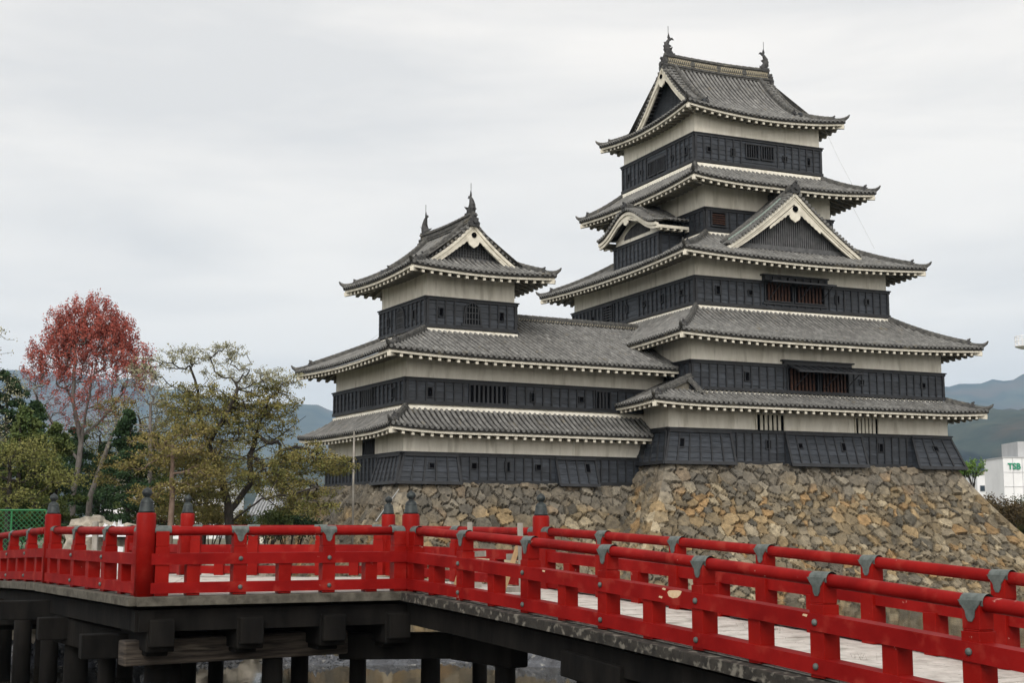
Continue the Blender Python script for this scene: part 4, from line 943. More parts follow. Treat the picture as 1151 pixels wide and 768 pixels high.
def railing(P, Q, zf, n, outn, end0=True, end1=True, pad=.1, ends=(0, 0)):
    """rails between newels at P and Q; zf(t)=rail top height at distance t from P; n spans"""
    L = (Q-P).length; d = (Q-P).normalized(); out = Vector(outn).normalized(); K = max(2, int(L/1.0)+1)
    def pt(t, dz): q = P+d*t; return Vector((q.x, q.y, zf(t)+dz))
    rail = MB(); ts = [L*i/K for i in range(K+1)]
    rail.tube([pt(t, -.07) for t in ts], .070, 16); top = rail.build('top_rail', M['red'], bridge, smooth=True)
    for nm, za, zb in (('middle_rail', -.405, -.575), ('bottom_rail', -.845, -1.005)):
        m = MB()
        for a, b in zip(ts[:-1], ts[1:]): m.beam(pt(a, (za+zb)/2)+out*.03, pt(b, (za+zb)/2)+out*.03, .19, abs(zb-za))
        o = m.build(nm, M['red'], bridge)
    posts = [L*i/n for i in range(n+1)]; half = [L*(i+.5)/n for i in range(n)]
    for i, t in enumerate(posts):
        s = 1
        if i == 0: t = ends[0]
        if i == n: t = L-ends[1]
        if (i == 0 and not end0) or (i == n and not end1): continue
        m = MB(); a = pt(t, -.63); w = .105
        def blk(z0, z1, w, ww=None):
            b0 = P+d*t; ww = ww or w
            q = [b0-d*w-out*ww, b0+d*w-out*ww, b0+d*w+out*ww, b0-d*w+out*ww]; k0 = zf(t)+z0; k1 = zf(t)+z1
            m.hexa([(v.x, v.y, k0) for v in q]+[(v.x, v.y, k1) for v in q])
        blk(-1.04, -.315, w); blk(-.315, -.30, w-.012); blk(-.30, -.075, w-.004, .088)
        o = m.build('rail_post', M['redpost'], bridge, bevel=.006)
        q = P+d*t; isend = (i == 0 and ends[0] > 0) or (i == n and ends[1] > 0); st = strap(q, d, out, zf(t)+.006, tongue=not isend); st.build('rail_strap', M['metal'], o, off=bridge['_o'])
        for dz in (() if isend else (-.49, -.925)):
            c = Vector((q.x, q.y, zf(t)+dz))
            for sg in (1, -1):
                b = MB(); o_ = out*(.125 if sg > 0 else -.066)
                b.tube([c+o_, c+o_+out*sg*.018, c+o_+out*sg*.03], [.036, .032, .014], 10)
                b.build('round_bolt', M['metal'], o, off=bridge['_o'], smooth=True)
    for t in half:
        m = MB(); b0 = P+d*t; w = .10
        q = [b0-d*w-out*w, b0+d*w-out*w, b0+d*w+out*w, b0-d*w+out*w]
        m.hexa([(v.x, v.y, zf(t)-1.04) for v in q]+[(v.x, v.y, zf(t)-.56) for v in q]); m.build('short_post', M['redpost'], bridge, bevel=.006)
n_of = lambda d, s: (d.y*s, -d.x*s, 0)
zc = lambda t: .02
LR = 20.1
E_ = D+dirE*LR; G_ = F+dirE*LR
railing(C, D, zc, 3, n_of((D-C).normalized(), 1), ends=(.24, .22))
railing(D, E_, lambda t: ztop_right(t), 10, n_of(dirE, 1), ends=(.22, 0))
railing(C, Bp, lambda t: .02+.0*t, 3, n_of((Bp-C).normalized(), -1), ends=(.24, .24))
A_ = Bp+dirA*14
railing(Bp, A_, lambda t: .03-.020*t-.001*t*t, 7, n_of(dirA, -1), ends=(.24, 0))
railing(C2, D2, lambda t: .055, 3, n_of((D2-C2).normalized(), -1), ends=(.2, .2))
railing(D2, F, lambda t: .05-.008*t, 2, n_of((F-D2).normalized(), -1), ends=(.2, .2))
railing(F, G_, lambda t: ztop_right(t)-.01, 10, n_of(dirE, -1), ends=(.22, 0))
railing(C2, B2, lambda t: .05, 2, n_of((B2-C2).normalized(), 1), ends=(.2, 0))
for p, z in ((C, .0), (D, .0), (Bp, .03), (C2, .08), (D2, .055), (F, -.02)): newel(p, z)
ch = MB()       # bare patch where the paint has flaked
pp = D+dirE*7.62+Vector(n_of(dirE, 1))*.1265; zz = ztop_right(7.62)-.455
nrm = Vector(n_of(dirE, 1)); vs = []
for a, b in ((-.13, .01), (-.10, -.035), (-.02, -.05), (.07, -.035), (.13, .0), (.16, .045), (.10, .05), (.02, .045), (-.09, .035)): vs.append((pp.x+dirE.x*a, pp.y+dirE.y*a, zz+b-.045*a))
ch.add(vs, [tuple(range(len(vs)))]); 
for k, (t, dz) in enumerate(((7.35, -.60+.08), (7.42, -.42), (9.9, -.44), (4.6, -.43))):
    q = D+dirE*t+nrm*.1268; z = ztop_right(t)+dz; ch.add([(q.x-dirE.x*.04, q.y-dirE.y*.04, z), (q.x+dirE.x*.03, q.y+dirE.y*.03, z-.012), (q.x+dirE.x*.045, q.y+dirE.y*.045, z+.012), (q.x-dirE.x*.02, q.y-dirE.y*.02, z+.018)], [(0, 1, 2, 3)])
ch.build('bare_paint_patch', M['paintchip'], bridge)
# deck planks clipped to the deck outline
def clip(poly, o, n):
    out = []
    for i in range(len(poly)):
        a = poly[i]; b = poly[(i+1) % len(poly)]; da = (a[0]-o[0])*n[0]+(a[1]-o[1])*n[1]; db = (b[0]-o[0])*n[0]+(b[1]-o[1])*n[1]
        if da >= 0: out.append(a)
        if da*db < 0: t = da/(da-db); out.append((a[0]+(b[0]-a[0])*t, a[1]+(b[1]-a[1])*t))
    return out
def planks(mb, poly, d, w, zf):
    d = Vector(d).normalized(); n = Vector((-d.y, d.x)); pr = [q[0]*n.x+q[1]*n.y for q in poly]; a = min(pr)
    while a < max(pr):
        b = a+w-.012; z = random.uniform(-.006, .006)
        q = clip(clip(list(poly), (n.x*a, n.y*a), (n.x, n.y)), (n.x*b, n.y*b), (-n.x, -n.y))
        if len(q) >= 3:
            k = len(q); mb.add([(x, y, zf(x, y)+z) for x, y in q]+[(x, y, zf(x, y)+z-.07) for x, y in q], [tuple(range(k)), tuple(range(k, 2*k))[::-1]]+[(i, i+k, (i+1) % k+k, (i+1) % k) for i in range(k)])
        a += w
xy = lambda v: (v.x, v.y)
def zr_xy(x, y): t = (Vector((x, y, 0))-D).dot(dirE); return ztop_right(max(0, t))-DT
Ol = lambda d, s, k: Vector(n_of(d, s))*k
dk = MB(); nR = Ol(dirE, 1, .02)
planks(dk, [xy(D+nR), xy(E_+nR), xy(G_-nR), xy(F-nR)], (.878, .48), .20, zr_xy)
o1 = Ol((D-C).normalized(), 1, .02); o2 = Ol((Bp-C).normalized(), -1, .02)
planks(dk, [xy(C+o1), xy(D+o1), xy(F), xy(D2+Vector((0, .12, 0))), xy(C2+Vector((0, .12, 0)))], (.898, .441), .22, lambda x, y: -1.02)
planks(dk, [xy(C+o2), xy(C2), xy(C2+(B2-C2).normalized()*8), xy(Bp+(B2-C2).normalized()*2+Vector((.5, 0, 0))), xy(Bp+o2)], (.898, .441), .22, lambda x, y: -1.02)
B3 = Bp+o2
planks(dk, [xy(Bp+Ol(dirA, -1, .02)), xy(Bp+Vector((4.5, 2.3, 0))), xy(A_+Vector((4.5, 2.3, 0))), xy(A_+Ol(dirA, -1, .02))], (.898, .441), .22, lambda x, y: -1.03-.02*max(0, (Vector((x, y, 0))-Bp).dot(dirA)-0)*.7)
dk.build('deck', M['deck'], bridge)
# edge boards, girders, cross beams, piles
def edge(P, Q, out, zf, n=8, em='edge'):
    d = (Q-P).normalized(); L = (Q-P).length; out = Vector(out).normalized(); m = MB(); g = MB()
    for i in range(n):
        a = P+d*(L*i/n); b = P+d*(L*(i+1)/n); za = zf(L*i/n); zb = zf(L*(i+1)/n)
        A = Vector((a.x, a.y, za-.135)); B = Vector((b.x, b.y, zb-.135))
        m.beam(A+out*.15, B+out*.15, .25, .135, oz=.06)
        for off_, z_ in ((-.02, -.36), (-.9, -.36), (-1.7, -.36)): g.beam(A+out*off_+Vector((0, 0, z_+.13)), B+out*off_+Vector((0, 0, z_+.13)), .24, .32)
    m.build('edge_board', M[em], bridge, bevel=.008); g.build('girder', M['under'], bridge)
zl = lambda t: -1.02
edge(C+(C-D).normalized()*.14, D+(D-C).normalized()*.03, n_of((D-C).normalized(), 1), zl, 3)
edge(D-dirE*.08, E_, n_of(dirE, 1), lambda t: ztop_right(t)-DT, 10, 'edgemoss')
edge(C-(Bp-C).normalized()*.14, Bp, n_of((Bp-C).normalized(), -1), zl, 3)
edge(Bp, A_, n_of(dirA, -1), lambda t: .03-.02*t-.001*t*t-DT, 6)
edge(F, G_, n_of(dirE, -1), lambda t: ztop_right(t)-DT, 10)
def pile(x, y, zt, r=.15, lean=0):
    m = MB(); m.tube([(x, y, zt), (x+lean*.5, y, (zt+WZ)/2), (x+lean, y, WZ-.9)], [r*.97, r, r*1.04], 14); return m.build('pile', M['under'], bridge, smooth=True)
def px(x, y, z): # bridge setting-out: ground x for a sight line at distance y
    return (x-575.5)/1552.34*y
# corbels hanging under the edge along C-D, and the long weathered cap beam
dCD = (D-C).normalized(); nCD = Vector(n_of(dCD, 1))
for t in (.25, 1.62, 2.95, 4.05):
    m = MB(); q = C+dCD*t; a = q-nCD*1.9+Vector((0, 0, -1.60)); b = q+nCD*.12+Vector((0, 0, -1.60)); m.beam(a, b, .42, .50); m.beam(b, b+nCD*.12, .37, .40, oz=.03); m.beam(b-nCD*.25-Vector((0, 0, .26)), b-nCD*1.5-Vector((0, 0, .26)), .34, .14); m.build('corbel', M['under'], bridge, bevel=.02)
cb0 = C-dCD*.2-nCD*.55; cb1 = D+dCD*.6-nCD*.95
m = MB(); m.beam((cb0.x, cb0.y, -1.90), (cb0.lerp(cb1, .72).x, cb0.lerp(cb1, .72).y, -1.87), .36, .38); m.build('cap_beam', M['log'], bridge, bevel=.03)
c2 = cb0.lerp(cb1, .71)-nCD*.06; c3 = cb1+dirE*1.4
m = MB(); m.beam((c2.x, c2.y, -1.95), (c3.x+.3, c3.y+.5, -1.93), .36, .42); m.beam((c3.x, c3.y+.2, -1.93), (c3.x+1.0, c3.y-1.0, -1.96), .36, .40); m.build('cap_beam', M['under'], bridge, bevel=.03)
m = MB(); q = C+(Bp-C).normalized()
for t, z in ((1.4, -1.85), (4.3, -1.75), (8.5, -1.75), (12.5, -1.9)):
    a = C+(Bp-C).normalized()*t; m.beam((a.x-.5, a.y-.2, z), (a.x+3.6, a.y+1.7, z), .34, .38)
m.build('cap_beam', M['under'], bridge, bevel=.02)
m = MB(); a = C+(Bp-C).normalized()*4.9; m.beam((a.x, a.y, -1.78), (C.x+.1, C.y+.9, -1.95), .32, .46); m.build('cap_beam', M['under'], bridge, bevel=.02)
for x, y, zt, r in ((96, 25.0, -1.6, .21), (36, 27.5, -1.5, .17), (192, 22.6, -1.9, .30), (312, 22.8, -2.05, .17), (342, 24.0, -1.9, .15), (406, 24.2, -2.05, .145), (486, 24.6, -2.0, .17), (568, 22.2, -2.0, .165), (8, 30, -1.5, .3), (60, 33, -1.5, .2), (250, 27.5, -1.4, .15), (150, 30.5, -1.4, .17), (540, 27.0, -1.4, .14)):
    pile(px(x, y, 0), y, zt, r)
for xa, xb, y, z, w, h in ((-30, 250, 25.5, -1.50, .30, .34), (60, 300, 27.5, -1.62, .30, .3), (200, 470, 26.0, -1.48, .28, .3), (-30, 130, 28.5, -1.9, .34, .34), (130, 400, 29, -1.75, .28, .3)):
    m = MB(); m.beam((px(xa, y, 0), y, z), (px(xb, y+.8, 0), y+.8, z+.03), w, h); m.build('tie_beam', M['under'], bridge, bevel=.02)
for x, y, zt, r in ((130, 24.2, -1.5, .15), (66, 26.0, -1.5, .16), (220, 25.5, -1.5, .14)): pile(px(x, y, 0), y, zt, r)
for t in (5.6, 9.8, 14.5):       # pile bents under the right-hand span
    z0 = ztop_right(t)-DT-.55; a = D+dirE*t; nn = Vector(n_of(dirE, 1))
    m = MB(); p = a+nn*.12; q = a-nn*2.6; m.beam((p.x, p.y, z0-.22), (q.x, q.y, z0-.22), .38, .44); m.build('cap_beam', M['under'], bridge, bevel=.02)
    for k in (-.15, -1.3, -2.4): c = a+nn*k; pile(c.x, c.y, z0-.3, .19)
    m = MB(); p = a-dirE*.5+nn*.02; q = a+dirE*.9+nn*.02; m.beam((p.x, p.y, z0+.04), (q.x, q.y, z0-.06), .30, .34); m.build('corbel', M['under'], bridge, bevel=.02)
# weathered trestle barriers standing on the deck
def barrier(x, y, h, label, s):
    b = thing('barrier_frame', label, 'barrier', (x, y, -1.015), 0, 'grey timber barrier frames on the bridge deck', off=(x, y, -1.015)); z0 = -1.015
    m = MB(); m.beam((x, y, z0), (x-.03, y, z0+h), .09, .12, up=(0, 1, 0)); m.build('upright', M['greywood'], b, bevel=.01)
    m = MB(); m.beam((x-.30*s, y-.1, z0+.02), (x-.04, y, z0+h*.72), .08, .05, up=(0, 1, 0)); m.build('brace', M['yelwood'], b)
    m = MB(); m.beam((x-.38*s, y-.05, z0+.04), (x+.18, y-.05, z0+.04), .10, .08); m.build('foot', M['greywood'], b)
    m = MB(); m.beam((x-.25, y+.05, z0+.55), (x+.25, y+.09, z0+.57), .03, .10); m.build('cross_bar', M['greywood'], b)
barrier(px(586.5, 22.3, 0), 22.3, 1.09, 'weathered grey barrier frame on the deck nearest the single far post of the bridge', 1.0)
barrier(px(530.5, 24.2, 0), 24.2, 1.11, 'further left of the two weathered grey barrier frames standing on the deck', .9)
# little dry weeds on the deck
wd = MB()
for (t, k) in ((9.2, -1.3), (6.4, -1.9), (6.8, -2.0), (11.3, -1.5)):
    c = D+dirE*t+Vector(n_of(dirE, 1))*k; z = ztop_right(t)-DT
    for i in range(9):
        a = random.uniform(0, 6.28); l = random.uniform(.03, .08); x = c.x+random.uniform(-.12, .12); y = c.y+random.uniform(-.12, .12)
        wd.tube([(x, y, z), (x+math.cos(a)*l*.5, y+math.sin(a)*l*.5, z+l)], [.0022, .001], 3)
tag(wd.build('dry_weeds', M['greywood']), 'sparse dry weeds poking up between the deck planks', 'weeds', kind='stuff')
# ---------------------------------------------------------------- plastic sheets, rocks at the moat edge
def crumple(name, cx, cy, lx, ly, h, seed, m, label, cat, grp, rot=0, base=WZ, nx_=46, ny_=22):
    g = np.random.default_rng(seed); mb = MB(); ph = g.uniform(0, 6, 12); cs = g.uniform(-1, 1, (9, 2))
    co, si = math.cos(rot), math.sin(rot)
    for j in range(ny_+1):
        for i in range(nx_+1):
            a = i/nx_*2-1; b = j/ny_*2-1
            env = max(0, (1-abs(a)**3.0))*max(0, 1-abs(b)**2.2)
            zz = 0
            for q in range(9):
                dx = a-cs[q, 0]; dy = b-cs[q, 1]; zz += (1-abs(math.sin(dx*(2.2+q*1.3)*(1 if q % 2 else -1)+dy*(1.2+q*.9)+ph[q])))**2.2*.5**(q*.30)
            zz = h*env*(.22+.36*zz)-.06+.03*g.normal()*env
            x = a*lx/2*(1+.04*g.normal()); y = b*ly/2
            mb.v.append((cx+x*co-y*si, cy+x*si+y*co, base+zz))
    for j in range(ny_): mb.f.extend([(j*(nx_+1)+i, j*(nx_+1)+i+1, (j+1)*(nx_+1)+i+1, (j+1)*(nx_+1)+i) for i in range(nx_)])
    o = mb.build(name, m); tag(o, label, cat, grp); return o
for i, (x, y, lx, ly, h, lab) in enumerate(((625, 33.6, 3.2, 2.2, .55, 'largest humped black plastic sheet at the waterline, rightmost of the sheets'),
    (540, 34.4, 2.6, 1.8, .30, 'low wrinkled black plastic sheet at the waterline between two piles'),
    (440, 33.8, 3.0, 1.7, .32, 'creased black plastic sheet at the waterline below the corner where the front rail bends'),
    (345, 33.8, 2.2, 1.8, .34, 'folded black plastic sheet at the waterline under the middle of the front railing'),
    (225, 34.4, 2.6, 1.9, .42, 'crumpled black plastic sheet at the waterline under the left end of the front railing'),
    (135, 33.4, 2.6, 2.0, .95, 'tall bunched black plastic sheet on the bank under the left wing of the bridge'),
    (55, 34.0, 2.4, 2.0, .90, 'bunched black plastic sheet on the bank at the far left under the bridge'))):
    crumple('plastic_sheet', px(x, y, 0), y, lx, ly, h, 30+i, M['tarp'], lab, 'plastic sheet', 'black plastic sheets along the moat edge')
def rock(mb, c, r, g, fl=.7):
    import bmesh
    bm = bmesh.new(); bmesh.ops.create_icosphere(bm, subdivisions=2, radius=1)
    ph = g.uniform(0, 6, 3); sx = g.uniform(.8, 1.4); sy = g.uniform(.7, 1.1)
    vs = []
    for v in bm.verts:
        n = v.co; k = 1+.18*math.sin(n.x*3+ph[0])+.15*math.sin(n.y*4+ph[1])+.12*math.sin(n.z*5+ph[2]+n.x*4)
        vs.append((c[0]+n.x*r*k*sx, c[1]+n.y*r*k*sy, c[2]+n.z*r*k*fl))
    mb.add(vs, [tuple(v.index for v in f.verts) for f in bm.faces]); bm.free()
g = np.random.default_rng(5); rb = MB()
P_ = [Vector((*p, 0)) for p in moat[:7]]
for a, b in zip(P_[:-1], P_[1:]):
    L = (b-a).length; n = int(L*5.0)
    for i in range(n):
        q = a.lerp(b, g.uniform()); dn = (b-a).normalized(); nn = Vector((dn.y, -dn.x, 0)); k = g.uniform(0, 1.0)
        rock(rb, (q.x+nn.x*(k*1.6-.5), q.y+nn.y*(k*1.6-.5), -.95-k*2.4+g.uniform(0, .1)), g.uniform(.16, .40), g)
for i in range(90): rock(rb, (g.uniform(-9, 4), g.uniform(36, 40), WZ+g.uniform(-.12, .02)), g.uniform(.1, .3), g)
o = rb.build('rubble_bank', M['rock']); tag(o, 'loose grey rubble lining the far bank of the moat', 'rubble', kind='stuff')
o = crumple('white_sheet', px(131, 36.5, 0), 36.5, 1.15, .9, .42, 77, M['white'], 'crumpled white sheet draped over rocks behind the left railing', 'sheet', None, base=-.17, nx_=26, ny_=14)
o2 = MB(); g = np.random.default_rng(9)
for x, z, r in ((100, .12, .28), (112, .22, .26), (118, .05, .3), (90, -.1, .3), (131, -.05, .33), (145, -.05, .3), (105, -.35, .5), (135, -.45, .5), (95, -.6, .5), (120, -.6, .6), (150, -.6, .5)): rock(o2, (px(x, 36.9, 0), 36.9, z-.05), r, g, .8)
tag(o2.build('rock_pile', M['rock']), 'pale heap of rocks beside the white sheet behind the left railing', 'rock pile')
w = MB(); w.beam((px(112, 35.8, 0), 35.8, -.9), (px(111.5, 35.8, 0), 35.8, .16), .13, .13, up=(0, 1, 0)); tag(w.build('wooden_stake', M['greywood'], bevel=.01), 'grey weathered wooden stake in front of the pale rock heap', 'stake')
w = MB(); w.beam((px(137, 35.6, 0), 35.6, -1.1), (px(140, 35.6, 0), 35.6, -.48), .17, .05, up=(0, 1, 0)); tag(w.build('white_board', M['white']), 'upright white board leaning in the gap below the left railing', 'board')
# thin flag pole and cable by the small tower
w = MB(); w.tube([(px(398, 58, 0), 58, -.95), (px(398, 58, 0), 58, 4.02)], [.05, .035], 8); tag(w.build('thin_pole', M['greywood'], smooth=True), 'thin bare vertical pole before the left side of the smaller tower', 'pole')
w = MB(); w.tube([(px(449, 60, 0), 60, 1.65), (px(436, 56, 0), 56, .9), (px(424, 50, 0), 50, .25)], .022, 5); tag(w.build('slack_cable', M['rope']), 'pale cable running down from the corner of the smaller tower', 'cable')
# chain-link fence at far left
fn = thing('chain_link_fence', 'green chain link fence behind the railing at the left edge', 'fence', (-17.4, 46, -.95), 0, off=(-17.4, 46, -.95))
x0, x1, y, z0, z1 = px(-60, 46, 0), px(56, 46, 0), 46, -.95, .58
m = MB(); m.tube([(x0, y, z1), (x1, y, z1)], .03, 8); m.build('top_bar', M['fence'], fn)
for i in range(4): m = MB(); x = x0+(x1-x0)*i/3; m.tube([(x, y+.02, z0), (x, y+.02, z1)], .03, 8); m.build('fence_post', M['fence'], fn)
m = MB(); st = .17; H = z1-z0
k = 0
xx = x0-H
while xx < x1:
    for sg in (1, -1):
        a = xx if sg > 0 else xx+H; b = a+sg*H; lo, hi = max(x0, min(a, b)), min(x1, max(a, b))
        if lo < hi:
            za = z0+(lo-a)*sg; zb = z0+(hi-a)*sg
            m.beam((lo, y, za), (hi, y, zb), .012, .012)
    xx += st
m.build('wire_mesh', M['fence'], fn)
# ---------------------------------------------------------------- trees
def frame_of(d):
    d = d.normalized(); a = d.cross(Vector((0, 0, 1)))
    if a.length < .05: a = Vector((1, 0, 0))
    a.normalize(); return a, d.cross(a)
def grow(mb, tips, p, d, L, r, depth, g, up=.15, spread=.6, kids=(2, 4), seg=4, wig=.18, rmin=.006, lratio=.68, side=None, minr_leaf=99, allpts=None):
    pts = [p]; rad = [r]; q = p.copy(); dd = d.normalized()
    for i in range(seg):
        dd = (dd+Vector((g.normal(0, wig), g.normal(0, wig), g.normal(0, wig)+up*.25))).normalized(); q = q+dd*(L/seg); pts.append(q.copy()); rad.append(max(rmin, r*(1-.45*(i+1)/seg)))
        if allpts is not None and r < minr_leaf: allpts.append((q.copy(), dd.copy()))
    mb.tube(pts, rad, 7 if r > .08 else (5 if r > .025 else 3), cap=False)
    if depth == 0: tips.append((q.copy(), dd.copy())); return
    n = int(g.integers(kids[0], kids[1]+1))
    for k in range(n):
        f = .35+.65*(k+1)/n; i = min(seg, max(1, round(f*seg))); a, b = frame_of(dd); t = g.uniform(0, 6.283)
        nd = (dd+(a*math.cos(t)+b*math.sin(t))*spread*g.uniform(.7, 1.3)+Vector((0, 0, up))).normalized()
        grow(mb, tips, pts[i], nd, L*lratio*g.uniform(.75, 1.15), rad[i]*.68, depth-1, g, up, spread, kids, seg, wig, rmin, lratio, side, minr_leaf, allpts)
def leaves(mb, pts, n, rad, size, g, flat=1.0, drop=0):
    """small folded leaf faces scattered round twig points"""
    N = len(pts)
    if N == 0: return
    idx = g.integers(0, N, n); off = g.normal(0, 1, (n, 3)); off /= np.linalg.norm(off, axis=1, keepdims=True)+1e-6; off *= (g.uniform(0, 1, (n, 1))**.5)*rad; off[:, 2] *= flat
    P = np.array([[*pts[i][0]] for i in idx])+off; P[:, 2] -= drop
    A = g.normal(0, 1, (n, 3)); A /= np.linalg.norm(A, axis=1, keepdims=True); Bv = np.cross(A, g.normal(0, 1, (n, 3))); Bv /= np.linalg.norm(Bv, axis=1, keepdims=True)+1e-6
    s = size*g.uniform(.6, 1.4, (n, 1)); a = A*s; b_ = Bv*s*.55
    V = np.stack([P-a, P+b_, P+a, P-b_], 1).reshape(-1, 3); b = len(mb.v)
    mb.v.extend(map(tuple, V.tolist())); mb.f.extend([(b+4*i, b+4*i+1, b+4*i+2, b+4*i+3) for i in range(n)])
def wpt(x, y, d): # sight-line setting-out of far plants: pixel column x, row y at distance d
    return Vector(((x-575.5)/1552.34*d, d, (593.64-y)/1552.34*d))
def colonize(mb, trunk, targets, g, rt=.008, ex=.46, step=.32, bend=.18, zpen=.6, n=5):
    """branches reach out to every target point from the nearest lower part of the tree so far; trunk: polylines sharing starts"""
    P = []; par = []; tips = []
    for line in trunk:
        prev = -1
        for k, q in enumerate(line):
            q = Vector(q)
            if k == 0 and P:
                d = [(q-p).length for p in P]; prev = int(np.argmin(d))
                if d[prev] < .3: continue
            if prev >= 0:
                a = P[prev]; m = max(1, int((q-a).length/step))
                for t in range(1, m): P.append(a.lerp(q, t/m)+Vector(g.normal(0, .02, 3))); par.append(prev); prev = len(P)-1
            P.append(q); par.append(prev); prev = len(P)-1
    c0 = np.array(P[-1]); lo = min(p.z for p in P)+ (max(p.z for p in P)-min(p.z for p in P))*.35
    T = sorted(targets, key=lambda t: (Vector(t)-Vector(c0)).length)
    A = np.zeros((len(P)+len(T)*30, 3)); A[:len(P)] = [tuple(p) for p in P]; A_n = len(P); dep = np.zeros(len(A)); skip = np.array([p.z < lo for p in P]+[False]*(len(A)-len(P)))
    for t in T:
        t = np.array(t); d = t-A[:A_n]; L = np.linalg.norm(d, axis=1); cost = L*(1+zpen*np.clip(-d[:, 2]/(L+1e-6)+.1, 0, 1))+.06*dep[:A_n]+skip[:A_n]*9
        i = int(np.argmin(cost)); a = Vector(A[i]); b = Vector(t); L = (b-a).length
        if L < .06: continue
        m = max(1, min(24, int(L/step)+1)); sag = Vector((g.normal(0, .4), g.normal(0, .4), -.6))*bend*L; prev = i
        for k in range(1, m+1):
            f = k/m; q = a.lerp(b, f)+sag*(f*(1-f))*1.6+(Vector(g.normal(0, .03, 3)) if k < m else Vector((0, 0, 0)))
            P.append(q); par.append(prev); A[A_n] = q; dep[A_n] = dep[prev]+L/m; prev = A_n; A_n += 1
        tips.append(prev)
    N = len(P); ch = [[] for _ in range(N)]
    for i, p in enumerate(par):
        if p >= 0: ch[p].append(i)
    cnt = np.zeros(N)
    for i in range(N-1, -1, -1):
        if not ch[i]: cnt[i] = 1
        if par[i] >= 0: cnt[par[i]] += cnt[i]
    r = rt*cnt**ex
    for i in range(N):
        if par[i] < 0 or (len(ch[par[i]]) > 1 and i != max(ch[par[i]], key=lambda c: cnt[c])):
            chain = [par[i], i] if par[i] >= 0 else [i]; q = i
            while ch[q]: q = max(ch[q], key=lambda c: cnt[c]); chain.append(q)
            if len(chain) > 1:
                rr = [min(r[c], r[chain[1]]) for c in chain]; mb.tube([P[c] for c in chain], rr, 8 if rr[0] > .06 else (5 if rr[0] > .02 else 3), cap=False)
    tp = set(tips); out = []
    for t in tips:
        out.append((P[t], None)); q = par[t]
        if q >= 0 and cnt[q] < 3: out.append((P[q], None))
    return out
def blob_points(blobs, d, g, dens=1.0):
    out = []
    for (x, y, rx, ry, rd, n) in blobs:
        for _ in range(int(n*dens)):
            v = g.normal(0, 1, 3); v /= np.linalg.norm(v); v *= g.uniform(.08, 1)**.55
            c = wpt(x+v[0]*rx, y-v[2]*ry, d); out.append((c.x, c.y+v[1]*rd, c.z))
    return out
# red-leaved tree: grey limbs rising into a full rounded crown, leaves thinning out below
def red_tree():
    g = np.random.default_rng(3); d = 66; base = wpt(84, 600, d); base.z = -.95
    t = thing('red_leaf_tree', 'tall tree with a rounded crown of red young leaves above bare grey limbs', 'tree', base, 0, off=base)
    W = lambda x, y, dd=0: tuple(wpt(x, y, d)+Vector((0, dd, 0)))
    trunk = [[tuple(base), W(85, 560), W(90, 520), W(92, 492)], [W(92, 492), W(80, 460, .4), W(66, 430, .6)], [W(92, 492), W(100, 455, -.4), W(108, 415, -.6)], [W(90, 505), W(84, 450, -.5), W(86, 400, -.7)], [W(92, 492), W(112, 470, .5), W(132, 440, .8)], [W(90, 520), W(66, 485, -.3), W(44, 450, -.6)]]
    top = blob_points([(96, 366, 40, 38, 1.7, 330), (70, 372, 30, 28, 1.4, 150), (126, 376, 28, 26, 1.4, 150), (52, 404, 32, 34, 1.4, 200), (144, 408, 30, 28, 1.4, 200), (98, 402, 58, 34, 2.0, 340), (156, 425, 20, 18, .9, 70), (38, 418, 18, 18, .8, 60)], d, g)
    low = blob_points([(98, 442, 70, 30, 2.4, 420), (90, 470, 55, 20, 1.8, 160)], d, g)
    mb = MB(); tips = colonize(mb, trunk, top+low, g, rt=.0085, ex=.43, zpen=1.2, bend=.10)
    mb.tube([base+Vector((.6, .5, 0)), wpt(104, 560, d), wpt(121, 505, d), wpt(133, 470, d)], [.16, .14, .10, .05], 8, cap=False)
    mb.build('trunk', M['barkgrey'], t, smooth=True)
    za, zb2 = wpt(0, 478, d).z, wpt(0, 372, d).z; pr = [max(0, (q[0].z-za)/(zb2-za))**1.7 > g.uniform() for q in tips]
    hi = [q for q, k in zip(tips, pr) if k]; lo = [q for q, k in zip(tips, pr) if not k]
    c = MB(); leaves(c, hi, 44000, .17, .045, g, 1.9); leaves(c, lo, 3800, .22, .036, g); c.build('crown', M['leaf_red'], t)
red_tree()
